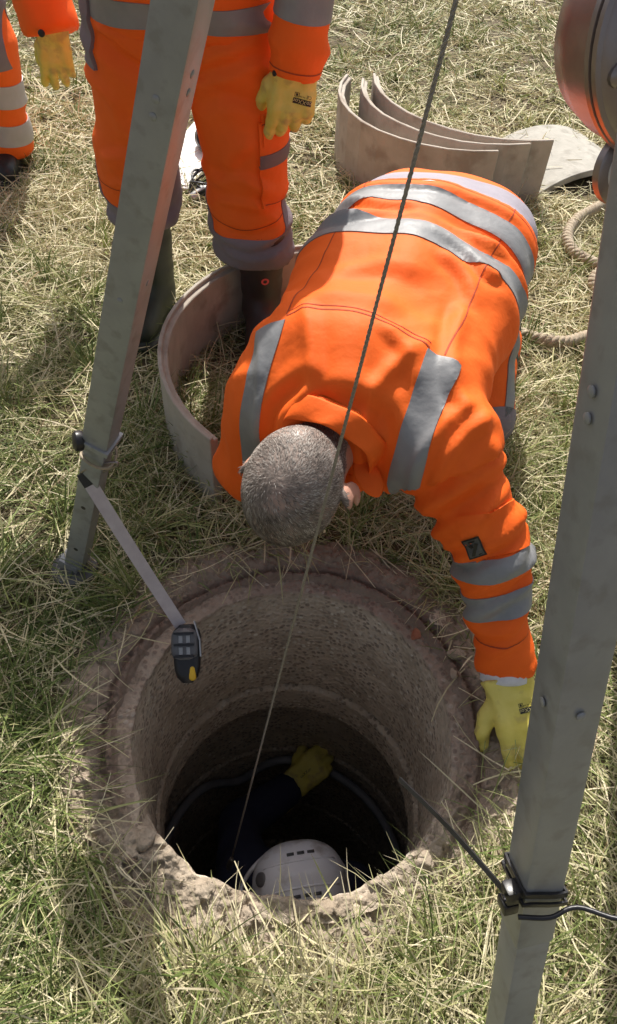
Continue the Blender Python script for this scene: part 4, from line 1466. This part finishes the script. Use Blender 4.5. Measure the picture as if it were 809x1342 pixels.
# trousers and boots
hpR, hpL = V(.400, 1.83, .450), V(.190, 1.915, .450)
knR, knL = V(.452, 1.560, .085), V(.175, 1.70, .085)
anR, anL = V(.545, 1.93, .075), V(.265, 2.06, .075)
def kn_trousers(P):
    d = sunion([rc(P, V(.245, 1.66, .535), V(.315, 1.90, .465), .125, .118), rc(P, V(.14, 1.70, .525), V(.205, 1.93, .455), .112, .115), rc(P, V(.35, 1.63, .525), V(.415, 1.86, .455), .112, .115)], .06)
    for h_, k_, a_ in ((hpR, knR, anR), (hpL, knL, anL)):
        l = smin(rc(P, h_, k_, .112, .080), rc(P, k_, a_, .080, .062), .03)
        d = smin(d, l, .04)
    return np.maximum(d, -(P[:, 2] - .004))
ts, tq = nets(kn_trousers, (-.02, 1.40, -.02), (.72, 2.20, .66), .010)
tN = vnormals(ts, tq)
ts2 = ts + tN * (folds(ts, V(.2, .6, .6), 14, .006, 61, .35))[:, None]
tr = mkbig('trousers', ts2, tq, ORANGE, kn)
tw = (ts - T1) @ SD
patch('waistband', (ts2, tq), band(.60, .845, tw - .03 * np.clip(((ts - T1) @ EE) / .2, -1, 1)) + [ts[:, 2] - .40], .004, LILAC, tr)
patch('knee_pad', (ts2, tq), [.085 - np.linalg.norm(ts - (knR + V(.01, -.03, .0)), axis=1)], .003, GREYCLOTH, tr)
tth = (ts - hpR) @ nrm(knR - hpR)
patch('reflective_stripe', (ts2, tq), [.014 - abs((ts - knR)[:, 0] - .035 - .02), (ts - knR)[:, 2] - .06, .36 - ts[:, 2]], .003, TAPE, tr)
for a_, k_ in ((anR, knR), (anL, knL)):
    d_b = nrm(a_ - k_)
    # boot lying on its instep behind the knee
    M_ = np.stack([V(-d_b[1], d_b[0], 0), d_b, V(0, 0, 1)])
    def fb(P, a_=a_, M_=M_):
        q = (P - a_) @ M_.T
        d = rc(q, (0, -.10, .0), (0, .03, .0), .070, .052)
        d = smin(d, rc(q, (0, .05, .0), (0, .13, -.028), .050, .040), .03)
        d = smin(d, rc(q, (0, .03, .02), (0, .10, .03), .045, .04), .03)
        return np.maximum(d, -(P[:, 2] - .003))
    v_, q_ = nets_local(fb, a_, M_, (-.1, -.2, -.1), (.1, .22, .12), .008)
    mkbig('boot', v_, q_, BLACKB, kn)

# ------------------------------------------------------------------ the standing worker
sp = thing('person', 'worker in orange standing behind the manhole with one gloved hand hanging', 'person', (-.36, 2.02, 0))
SL = dict(hip=V(-.490, 2.10, .86), knee=V(-.545, 2.075, .47), ank=V(-.528, 2.04, .10))
SR = dict(hip=V(-.265, 2.08, .86), knee=V(-.238, 2.05, .47), ank=V(-.192, 1.995, .10))
def s_trousers(P):
    d = sunion([rc(P, V(-.44, 2.10, .92), V(-.30, 2.09, .92), .125, .125), rc(P, V(-.45, 2.10, .84), V(-.285, 2.085, .84), .115, .115)], .05)
    for j, hz in ((SL, .335), (SR, .265)):
        l = smin(rc(P, j['hip'], j['knee'], .128, .104), rc(P, j['knee'], j['ank'], .104, .103), .03)
        l = smax(l, hz - P[:, 2] - .04 * (P[:, 1] - j['ank'][1]), .006)
        d = smin(d, l, .035)
    return d
ss_, sq = nets(s_trousers, (-.72, 1.86, .22), (-.06, 2.26, 1.07), .0105)
sN = vnormals(ss_, sq)
zz = ss_[:, 2]
dsp = folds(ss_, V(.35, .1, 1), 12, .009, 71, .22) * np.clip(1.3 - abs(zz - .42) / .35, .35, 1) + .008 * fbm(ss_ * 5, 72, 2)
dsp += folds(ss_, V(.45, 0, 1), 17, .013, 73, .2) * np.exp(-((zz - .74) / .09) ** 2)
dsp += folds(ss_, V(0, 0, 1), 20, .011, 74, .25) * np.clip((.46 - zz) / .1, 0, 1)
frn = (ss_[:, 1] < 2.10).astype(float)
for line, w, a in (([(-.37, .72), (-.28, .755), (-.17, .80)], .014, .011), ([(-.36, .77), (-.27, .815), (-.18, .835)], .013, .009), ([(-.38, .74), (-.47, .79), (-.57, .85)], .014, .011),
                   ([(-.41, .80), (-.50, .835), (-.58, .84)], .012, .008), ([(-.33, .66), (-.25, .69), (-.18, .66)], .018, .007), ([(-.32, .49), (-.24, .515), (-.15, .47)], .014, .009),
                   ([(-.33, .44), (-.24, .45), (-.16, .43)], .013, .008), ([(-.62, .52), (-.53, .545), (-.44, .50)], .014, .009), ([(-.61, .46), (-.53, .47), (-.45, .45)], .012, .008),
                   ([(-.31, .36), (-.22, .34), (-.12, .37)], .013, .011), ([(-.29, .31), (-.20, .30), (-.11, .325)], .011, .010), ([(-.60, .40), (-.52, .385), (-.44, .41)], .012, .010),
                   ([(-.56, .70), (-.54, .62), (-.50, .57)], .018, .007), ([(-.20, .62), (-.26, .58), (-.27, .53)], .018, .006)):
    dsp = dsp + crease(ss_[:, 0], zz, line, w, a) * frn
st2 = ss_ + sN * dsp[:, None]
strs = mkbig('trousers', st2, sq, ORANGE, sp)
ST = (st2, sq)
mid_x = -.375
for j, sgn, hz in ((SL, -1, .505), (SR, 1, .460)):
    cx = j['knee'][0]; cy = j['knee'][1]
    fr = np.clip((cy - ss_[:, 1]) / .09, -1, 1)
    sidef = sgn * (ss_[:, 0] - mid_x)
    patch('hem_panel', ST, [hz - .105 * np.clip((fr + .25) / 1.1, 0, 1) ** 1.5 - zz, sidef], .0025, GREYCLOTH, strs)
# side cargo pocket with a reflective strip on the outer thigh, shade put into its colour
k = SR
rx = ss_[:, 0] - np.interp(zz, [.1, .47, .86], [k['ank'][0], k['knee'][0], k['hip'][0]])
cyl = ss_[:, 1] - np.interp(zz, [.1, .47, .86], [k['ank'][1], k['knee'][1], k['hip'][1]])
ang = np.arctan2(-cyl, rx)              # 0 = outer side, +90 = front
pk = [rad(62) - ang, ang + rad(60), zz - .44, .66 - zz, rx]
patch('cargo_pocket', ST, pk, .008, ORANGE, strs)
patch('pocket_strip', ST, [rad(62) - ang, ang + rad(60), zz - .545, .580 - zz, rx], .0105, pmat('shaded_strip', (.16, .12, .125), (.20, .155, .155), 8, .6), strs)
patch('pocket_flap', ST, [rad(58) - ang, ang + rad(58), zz - .60, .675 - zz, rx], .0115, ORANGE, strs)
for zz0 in (.445, .655):
    patch('seam', ST, [rad(60) - ang, ang + rad(58), zz - zz0, zz0 + .003 - zz, rx], .0125, SEAM, strs, False)
patch('seam', ST, band(.400, .4025, zz + .02 * np.cos((ss_[:, 0] + .24) * 14)) + [-(ss_[:, 1] - 2.06), ss_[:, 0] - mid_x], .001, SEAM, strs, False)
patch('seam', ST, band(.452, .4545, zz) + [-(ss_[:, 1] - 2.08), mid_x - ss_[:, 0]], .001, SEAM, strs, False)
# grey hip pocket on the far side
patch('hip_pocket', ST, [-.585 - ss_[:, 0], zz - .74, .90 - zz], .010, GREYCLOTH, strs)

b1, bs1 = boot('boot', (-.528, 2.045, .1), (-.12, -1), .40, BOOTG, sp, .068)
b2, bs2 = boot('boot', (-.190, 2.005, .1), (.05, -1), .36, BOOTB, sp, .068)
bt = bvh_of(bs2)
lay_on(b2, bt, ring2d(.006, .012, 16), V(-.173, 1.94, .215), V(1, 0, 0), V(0, 0, 1), nrm(V(.15, -1, 0)), .0015, REDPINK, 'round_logo')

shS_R, elS_R, wrS_R = V(-.130, 1.96, 1.34), V(-.070, 1.945, 1.060), V(-.103, 1.945, .785)
shS_L, elS_L, wrS_L = V(-.640, 1.95, 1.35), V(-.715, 1.92, 1.07), V(-.54, 1.76, 1.17)
def s_jacket(P):
    d = sunion([rc(P, V(-.460, 2.11, .84), V(-.50, 1.98, 1.29), .150, .118), rc(P, V(-.290, 2.10, .84), V(-.275, 1.99, 1.28), .150, .118),
                rc(P, V(-.37, 2.11, .9), V(-.40, 1.98, 1.35), .135, .11)], .06)
    d = smax(d,  .800 - P[:, 2] - .15 * (P[:, 1] - 2.1), .008)
    for a, b, c in ((shS_R, elS_R, wrS_R), (shS_L, elS_L, wrS_L)):
        l = smin(rc(P, a, b, .088, .074), rc(P, b, c, .074, .064), .03)
        l = smax(l, (P - c) @ nrm(c - b), .004)
        d = smin(d, l, .035)
    return smin(d, rc(P, V(-.41, 1.97, 1.37), V(-.42, 1.90, 1.48), .10, .075), .06)
sj, sjq = nets(s_jacket, (-.84, 1.66, .68), (.06, 2.30, 1.56), .0115)
sjN = vnormals(sj, sjq)
onarm = (np.minimum(rc(sj, shS_R, elS_R, .088, .074), rc(sj, elS_R, wrS_R, .074, .064)) < .02)
tfs = (sj - elS_R) @ nrm(wrS_R - elS_R)
ds = folds(sj, V(.3, .2, 1), 13, .0095, 81, .25) + .006 * fbm(sj * 5, 82, 2)
sj2 = sj + sjN * ds[:, None]
sjk = mkbig('jacket', sj2, sjq, ORANGE, sp)
SJ = (sj2, sjq)
body_m = np.where(onarm, -1., 1.)
zt = sj[:, 2]
for a, b in ((.852, .908), (1.10, 1.15)):
    patch('reflective_band', SJ, band(a, b, zt + .0 * zt) + [body_m, (sj[:, 0] + .6)], .0025, TAPE, sjk)
for a, b in ((.095, .155), (-.06, -.005)):
    patch('sleeve_band', SJ, band(a, b, tfs) + [-body_m], .0025, TAPE, sjk)
patch('seam', SJ, band(.255, .258, tfs) + [-body_m], .001, SEAM, sjk, False)
MB().lathe(wrS_R + V(-.045, -.044, .012), nrm(V(-.7, -.7, .1)), [(0, .0065), (.003, .0065), (.005, .004)], 14).build('snap_button', PRINTK, sjk, True)
wS = wrS_R + V(0, 0, .02)
gS, gsS, gMS = glove('glove', wS, V(-.085, .02, -1), V(.12, -.95, .12), 1 if np.cross(nrm(V(-.085, .02, -1)), nrm(V(.12, -.95, .12)))[0] < 0 else -1, sp, YELLOW, curl=(14, 40, 52, 58), spread=5, topen=36, tcurl=4, cuff=.03, S=1.18)
glove_print(gS, gsS, wS + gMS[1] * .078 + V(.026, -.02, 0), V(-.97, -.05, .20), V(-.2, 0, -.97), nrm(V(.12, -.95, .25)), 1.15)
glove('glove', wrS_L, nrm(wrS_L - elS_L), V(0, -.3, .95), 1, sp, YELLOW, h=.006)
sh_C = V(-.425, 1.79, 1.62)
sbod, shs, sHM = head_body(sh_C, V(1, 0, 0), nrm(V(0, -.5, .86)), nrm(V(0, -.86, -.5)), V(-.42, 1.91, 1.46), sp)
hair(sh_C, sHM, shs, sp, 1500)

# ------------------------------------------------------------------ worker cut by the left edge
lp_ = thing('person', 'worker in orange cut off by the left edge, only leg and gloved hand in view', 'person', (-1.28, 2.95, 0))
LA = dict(hip=V(-1.30, 2.98, .84), knee=V(-1.235, 2.90, .46), ank=V(-1.275, 2.95, .09))
LB = dict(hip=V(-1.50, 3.02, .84), knee=V(-1.55, 2.96, .46), ank=V(-1.58, 3.02, .09))
def l_trousers(P):
    d = rc(P, V(-1.47, 3.02, .9), V(-1.33, 2.99, .9), .125, .125)
    for j in (LA, LB):
        l = smin(rc(P, j['hip'], j['knee'], .115, .098), rc(P, j['knee'], j['ank'], .098, .098), .03)
        l = smax(l, .062 - P[:, 2], .006)
        d = smin(d, l, .035)
    return d
ls, lq = nets(l_trousers, (-1.75, 2.74, .02), (-1.08, 3.20, 1.05), .0125)
lN = vnormals(ls, lq)
l2 = ls + lN * (folds(ls, V(.25, .1, 1), 13, .007, 91, .3))[:, None]
ltr = mkbig('trousers', l2, lq, ORANGE, lp_)
LT = (l2, lq)
tilt = ls[:, 2] + .22 * (ls[:, 0] + 1.2) * (ls[:, 0] > -1.4)
for a, b in ((.115, .195), (.265, .345)):
    patch('reflective_band', LT, band(a, b, tilt), .003, pmat('grey_lit_tape', (.42, .40, .40), (.48, .46, .46), 9, .45, .4, 30), ltr)
patch('knee_panel', LT, [-1.150 - ls[:, 0], ls[:, 2] - .40, .75 - ls[:, 2], 2.95 - ls[:, 1], ls[:, 0] + 1.4], .003, GREYCLOTH, ltr)
boot('boot', (-1.275, 2.95, .1), (.2, -1), .16, BLACKB, lp_, .066)
boot('boot', (-1.58, 3.02, .1), (-.1, -1), .16, BLACKB, lp_, .066)
shA, elA, wrA = V(-1.02, 2.66, 1.20), V(-.885, 2.50, .955), V(-.822, 2.40, .68)
shB, elB, wrB = V(-1.42, 2.80, 1.22), V(-1.50, 2.66, .98), V(-1.42, 2.45, .86)
def l_jacket(P):
    d = sunion([rc(P, V(-1.47, 3.0, .92), V(-1.33, 2.80, 1.22), .125, .12), rc(P, V(-1.33, 2.98, .92), V(-1.12, 2.72, 1.22), .125, .12)], .07)
    d = smax(d, .85 - P[:, 2], .01)
    for a, b, c in ((shA, elA, wrA), (shB, elB, wrB)):
        l = smin(rc(P, a, b, .09, .08), rc(P, b, c, .08, .078), .03)
        l = smax(l, (P - c) @ nrm(c - b), .004)
        d = smin(d, l, .035)
    return smin(d, rc(P, V(-1.22, 2.72, 1.28), V(-1.18, 2.66, 1.38), .10, .075), .06)
lj, ljq = nets(l_jacket, (-1.70, 2.25, .55), (-.68, 3.2, 1.46), .013)
ljN = vnormals(lj, ljq)
lj2 = lj + ljN * (folds(lj, V(.2, .2, 1), 14, .007, 93, .3))[:, None]
ljo = mkbig('jacket', lj2, ljq, ORANGE, lp_)
patch('reflective_band', (lj2, ljq), [.025 - abs((lj - elA) @ nrm(wrA - elA) - .02), .10 - rc(lj, shA, wrA, .02, .02)], .003, TAPE, ljo)
MB().lathe(wrA + V(-.004, -.078, .022), V(0, -1, .1), [(0, .0095), (.004, .0095), (.006, .006)], 14).build('snap_button', PRINTK, ljo, True)
glove('glove', wrA + V(0, 0, .01), V(-.06, -.02, -1), V(.1, -.95, .1), 1, lp_, YELLOW, curl=(12, 20, 26, 30), spread=7, topen=30, cuff=.03, h=.0045)
glove('glove', wrB, nrm(wrB - elB), V(0, -.3, .95), 1, lp_, YELLOW, h=.006)
lC = V(-1.15, 2.58, 1.50)
lbod, lhs, lHM = head_body(lC, V(.98, .1, 0), nrm(V(.1, -.5, .86)), nrm(V(.08, -.85, -.5)), V(-1.19, 2.68, 1.36), lp_)
hair(lC, lHM, lhs, lp_, 1200)

# ------------------------------------------------------------------ worker down in the shaft
wk = thing('person', 'worker in dark navy clothes down inside the manhole shaft', 'person', (.04, .56, -2.2))
sA, eA, wA = V(-.115, .585, -.845), V(-.150, .800, -1.03), V(.005, .965, -1.12)
sB, eB, wB = V(.190, .585, -.845), V(.215, .640, -1.12), V(.13, .70, -1.34)
def w_body(P):
    d = sunion([rc(P, V(-.02, .57, -.90), V(-.01, .57, -1.30), .115, .11), rc(P, V(.10, .57, -.90), V(.09, .57, -1.30), .115, .11)], .06)
    for a, b, c in ((sA, eA, wA), (sB, eB, wB)):
        l = smin(rc(P, a, b, .075, .062), rc(P, b, c, .062, .052), .03)
        l = smax(l, (P - c) @ nrm(c - b), .004)
        d = smin(d, l, .03)
    for x in (-.05, .13):
        d = smin(d, smin(rc(P, V(x, .57, -1.35), V(x, .56, -1.75), .10, .08), rc(P, V(x, .56, -1.75), V(x, .59, -2.05), .08, .065), .03), .05)
    return d
ws, wq = nets(w_body, (-.30, .40, -2.15), (.32, 1.06, -.72), .013)
wN = vnormals(ws, wq)
mkbig('overalls', ws + wN * (folds(ws, V(.2, .2, 1), 14, .007, 95, .3))[:, None], wq, NAVY, wk)
wC = V(.045, .535, -.645)
wbod, whs, wHM = head_body(wC, V(1, 0, 0), nrm(V(0, .35, .94)), nrm(V(0, .94, -.35)), V(.04, .57, -.82), wk)
for x in (-.05, .13):
    boot('boot', (x, .60, -2.1), (0, 1), .10, BLACKB, wk, .06)[0].location = (0, 0, -2.2 - 0) if False else (0, 0, -2.195)
gW, gsW, gMW = glove('glove', wA + nrm(wA - eA) * .02, V(.66, .60, .16), V(-.2, -.5, .85), -1, wk, YELLOW, curl=(55, 60, 62, 66), topen=40, tcurl=40, cuff=.075, S=1.15)
MB().lathe(wA + nrm(wA - eA) * -.030, V(.62, .62, .12), [(-.014, .050), (0, .051), (.010, .049)], 24).build('glove_cuff', CUFFW, wk, True)
trw = bvh_of(gsW)
lay_on(gW, trw, text2d('coXXor', .014), wA + gMW[1] * .065 + gMW[2] * .02, gMW[1], np.cross(gMW[2], gMW[1]), gMW[2], .001, PRINTK, 'lettering')
glove('glove', wB, V(-.3, .8, -.2), V(0, -.3, .9), 1, wk, YELLOW, h=.006)

hl = thing('helmet', 'scuffed white hard hat on the worker inside the shaft', 'hard hat', (.045, .520, -.59))
hc = V(.045, .522, -.605); hr = rad(14)
hx, hy, hz_ = V(math.cos(hr), math.sin(hr), -.08), V(-math.sin(hr), math.cos(hr), .1), V(0, 0, 1)
hx, hy = nrm(hx), nrm(hy)
def dome(name, mat, parent, rx, ry, rz, zmin, ridge):
    vs, fs = [], []
    nu, nv = 48, 16
    for j in range(nv + 1):
        v = j / nv
        for i in range(nu):
            a = 2 * math.pi * i / nu
            z = math.sin(v * math.pi / 2)
            c = math.cos(v * math.pi / 2)
            ca, sa = math.cos(a), math.sin(a)
            X = math.copysign(abs(ca) ** .85, ca) * rx * c; Y = math.copysign(abs(sa) ** .85, sa) * ry * c
            Z = rz * (1 - (1 - z) ** 1.25) + ridge * math.exp(-((Y) / .020) ** 2) * (c < .93) * .006
            if j == 0: Z = zmin
            vs.append(hc + hx * X + hy * Y + hz_ * Z)
    for j in range(nv):
        for i in range(nu):
            fs.append((j * nu + i, j * nu + (i + 1) % nu, (j + 1) * nu + (i + 1) % nu, (j + 1) * nu + i))
    return MB().add(vs, fs).build(name, mat, parent, True)
sh_ = dome('shell', HELMET, hl, .122, .103, .114, -.012, 1)
brim = []
for i in range(49):
    a = 2 * math.pi * i / 48
    pk_ = max(0, -math.cos(a)) ** 3 * .028
    brim.append(hc + hx * math.cos(a) * (.125 + pk_) + hy * math.sin(a) * .106 + hz_ * (-.006 - pk_ * .4))
MB().tube(brim, .0055, 8).build('brim', HELMET, hl, True)
def hpt(X, Y):
    k_ = max(0, 1 - (X / .122) ** 2 - (Y / .103) ** 2)
    return hc + hx * X + hy * Y + hz_ * (.114 * (1 - (1 - math.sqrt(k_)) ** 1.25) + .0015)
for sy in (-1, 1):
    for i in range(3):
        p = hpt(-.02 + .026 * i, sy * .048)
        MB().box(p, hx * .009, hy * .0035, hz_ * .003, .001).build('vent', BLACK, sh_, 'auto')
    p0 = [hpt(-.09 + .18 * k / 8, sy * .030) for k in range(9)]
    MB().tube(p0, .0028, 6).build('rib', HELMET, sh_, True)
p = hpt(-.098, .01)
MB().lathe(p - hx * .002, nrm(-hx * .8 + hz_ * .6), [(-.004, .018), (.002, .017), (.003, .01)], 18).build('front_emblem', GREYP, sh_, True)

# hose coiled round the shaft wall
hs = []
for k in range(60):
    a = rad(-25 + 240 * k / 59)
    dip = .14 * math.exp(-((math.degrees(a) - 118) / 14) ** 2)
    hs.append(V(HC[0] + .396 * math.cos(a), HC[1] + .396 * math.sin(a), -1.22 + .0009 * max(0, math.degrees(a) - 60) - dip))
hso = thing('hose', 'pale grey hose curving along the wall inside the manhole shaft', 'hose', (HC[0], HC[1], -1.24))
MB().tube(hs, .015, 10).build('tube', HOSE, hso, True)
MB().lathe(hs[0], nrm(np.array(hs[0]) - np.array(hs[1])), [(-.01, .0145), (.012, .0145), (.014, .01)], 14).build('end_fitting', BLACK, hso, True)

# ------------------------------------------------------------------ grass
def grass_patch(name, label, n, xr, yr, wfun, kind, tufts=0):
    """ribbons grown from the ground: kind 'blade' = growing, 'hay' = dry stalks lying about"""
    x = rng.uniform(*xr, n * 3); y = rng.uniform(*yr, n * 3)
    # tufts
    tx = x * 7; ty = y * 7
    cl = noise3(np.stack([tx, ty, np.zeros_like(x)], 1), 101)
    r = np.hypot(x - HC[0], y - HC[1]); th = np.arctan2(y - HC[1], x - HC[0])
    Pth = np.stack([np.cos(th) * 3, np.sin(th) * 3, th * 0], 1)
    rmin = .448 + .035 * noise3(Pth, 77) - .015 * np.clip(-np.sin(th) - .3, 0, 1) + .02 * rng.normal(0, 1, len(x))
    if kind == 'hay':
        rmin = np.where(rng.random(len(x)) < .14, .41, rmin)
    keep = (r > rmin) & (rng.random(len(x)) < wfun(x, y) * np.clip(.75 + .6 * cl, .12, 1))
    # bare, dry strip just behind the rim
    if tufts:
        cx, cy = rng.uniform(*xr, tufts), rng.uniform(*yr, tufts)
        cid = rng.integers(0, tufts, len(x))
        dx, dy = rng.normal(0, .016, len(x)), rng.normal(0, .016, len(x))
        x, y = cx[cid] + dx, cy[cid] + dy
        r = np.hypot(x - HC[0], y - HC[1]); th = np.arctan2(y - HC[1], x - HC[0])
        keep = (r > .465) & (rng.random(len(x)) < wfun(x, y))
    keep &= ~((r < .56) & (th > .5) & (th < 2.2) & (rng.random(len(x)) < .40))
    # boots and standing panels press the grass flat
    for bx_, by_, br in ((-.528, 1.99, .10), (-.190, 1.94, .10), (-1.27, 2.88, .11), (-.542, 1.03, .05), (.345, .045, .05), (1.02, 3.14, .22), (-.545, 3.22, .13), (-.545, 3.42, .13), (-.545, 3.02, .12), (-.48, 2.79, .08)):
        keep &= np.hypot(x - bx_, y - by_) > br * .8
    x, y = x[keep][:n], y[keep][:n]
    if tufts:
        dx, dy, cid = dx[keep][:n], dy[keep][:n], cid[keep][:n]
    n = len(x)
    D = np.hypot(x, y)
    far = np.clip((D - 1.6) / 3.5, 0, 1)
    P0 = np.stack([x, y, np.zeros(n)], 1)
    green = .5 + .9 * fbm(P0 * 1.3, 111, 3) - .38 * np.clip((y - 1.55) / .7, 0, 1) * np.clip((3.2 - y) / .8, 0, 1) - .10
    green = green + .30 * np.clip((-.1 - x) / .3, 0, 1) * np.clip((1.7 - y) / .4, 0, 1)
    z0 = ground_z(x, y)
    if kind == 'blade':
        L = rng.uniform(.05, .17, n) * (1 + .45 * np.clip(noise3(P0 * 2.1, 120), -.6, 1)) * np.where(y > 1.6, .70, 1)
        L = np.where((y > 1.5) & (y < 2.9), L * .75, L)
        W = (.0007 + .0015 * rng.random(n) ** 1.7) * (1 + .9 * far)
        el = np.radians(np.clip(rng.normal(34, 22, n), 2, 84))
        bend = np.radians(np.abs(rng.normal(0, 42, n)) + 6)
        tint = np.clip(rng.normal(.33, .15, n) + .34 * np.clip(.5 - green, -.6, 1), .02, .97)
        dead = rng.random(n) < np.clip(.28 + .40 * (.5 - green), .06, .75)
        tint = np.where(dead, rng.uniform(.62, .97, n), tint)
    elif kind == 'hay':
        L = rng.uniform(.04, .20, n)
        W = rng.uniform(.0008, .0017, n) * (1 + .8 * far)
        el = np.radians(rng.normal(6, 10, n))
        bend = np.radians(rng.normal(8, 14, n))
        tint = np.clip(rng.normal(.80, .10, n), .5, 1)
        z0 = z0 + rng.uniform(.002, .040, n)
    else:                                                     # thatch of short crumbs
        L = rng.uniform(.015, .06, n)
        W = rng.uniform(.0010, .0022, n) * (1 + .8 * far)
        el = np.radians(rng.normal(4, 14, n))
        bend = np.radians(rng.normal(0, 20, n))
        tint = np.clip(rng.normal(.62, .20, n), .1, 1)
        z0 = z0 + rng.uniform(.001, .012, n)
    flow = 2.2 * noise3(P0 * .9, 131) * np.pi + rng.normal(0, 1.15, n)
    if tufts:
        flow = np.arctan2(dy, dx) + rng.normal(0, .3, n)
        el = np.radians(np.clip(82 - np.hypot(dx, dy) / .016 * 24 + rng.normal(0, 8, n), 12, 88))
        lean = rng.uniform(0, 2 * np.pi, tufts)[cid]
        flow = np.where(rng.random(n) < .5, lean + rng.normal(0, .5, n), flow)
        size = rng.uniform(.55, 1.35, tufts)[cid]
        L = rng.uniform(.08, .18, n) * size * np.where(y > 1.6, .75, 1)
        W = W * 1.25
        tint = np.clip(rng.normal(.30, .10, n) + rng.normal(0, .12, tufts)[cid], .02, .6)
        tint = np.where(rng.random(n) < .15, rng.uniform(.6, .95, n), tint)
    if kind != 'blade':
        flow = rng.uniform(0, 2 * np.pi, n)
    ns = 4
    pts = np.zeros((n, ns + 1, 3))
    pts[:, 0] = np.stack([x, y, z0], 1)
    ea = el.copy()
    az = flow.copy()
    daz = rng.normal(0, .10, n)
    for k in range(ns):
        d = np.stack([np.cos(az) * np.cos(ea), np.sin(az) * np.cos(ea), np.sin(ea)], 1)
        pts[:, k + 1] = pts[:, k] + d * (L / ns)[:, None]
        ea = ea - bend / ns
        az = az + daz
    pts[:, :, 2] = np.maximum(pts[:, :, 2], (z0 * .5 + .004 * rng.random(n))[:, None] if kind != 'thatch' else pts[:, :, 2] * 0 - .02)
    tw = rng.normal(0, .7, n)
    sd = np.stack([-np.sin(flow) * np.cos(tw), np.cos(flow) * np.cos(tw), np.sin(tw)], 1)
    prof = np.array([.75, 1, .92, .68, .12]) if kind == 'blade' else np.array([1, 1, 1, .9, .6])
    w = W[:, None] * prof[None]
    Lf = pts - sd[:, None] * w[:, :, None]
    Rt = pts + sd[:, None] * w[:, :, None]
    Vv = np.stack([Lf, Rt], 2).reshape(n, (ns + 1) * 2, 3)
    b = (np.arange(n) * (ns + 1) * 2)[:, None, None]
    k = np.arange(ns)[None, :, None] * 2
    Q = (b + k + np.array([0, 1, 3, 2])[None, None]).reshape(-1, 4)
    grad = np.repeat(np.array([.10, .03, 0, -.02, .06])[None], n, 0) if kind == 'blade' else np.zeros((n, ns + 1))
    T = np.clip(tint[:, None] + grad, 0, 1)
    o = mkbig(name, Vv.reshape(-1, 3), Q, GRASS, None, {'tint': np.repeat(T, 2, axis=1).ravel()})
    return tag(o, label, 'grass', kind='stuff')

near = lambda x, y: np.where(abs(x) < .75 + .42 * np.maximum(y, 0), 1.0, .25)
grass_patch('grass', 'green and dry grass blades round the manhole and workers', 96000, (-2.2, 2.2), (-.9, 3.0), near, 'blade')
grass_patch('grass', 'grass of the field beyond the workers', 60000, (-4.5, 4.5), (2.9, 8.5), near, 'blade')
grass_patch('dry_stalks', 'pale dry grass stalks lying loose over the turf', 27000, (-2.0, 2.0), (-.9, 3.6), near, 'hay')
grass_patch('thatch', 'short bleached thatch between the grass blades', 60000, (-2.0, 2.0), (-.9, 3.8), near, 'thatch')
grass_patch('thatch', 'bleached thatch in the field beyond the workers', 60000, (-4.5, 4.5), (3.7, 8.5), near, 'thatch')
grass_patch('dry_stalks', 'dry stalks lying in the field beyond the workers', 22000, (-4.5, 4.5), (3.5, 8.5), near, 'hay')
grass_patch('grass', 'green tufts of longer grass round the manhole', 11000, (-1.6, 1.6), (-.7, 2.2), near, 'blade', 330)
grass_patch('grass', 'green tufts of grass in the field behind', 9000, (-4, 4), (2.2, 7.5), near, 'blade', 420)
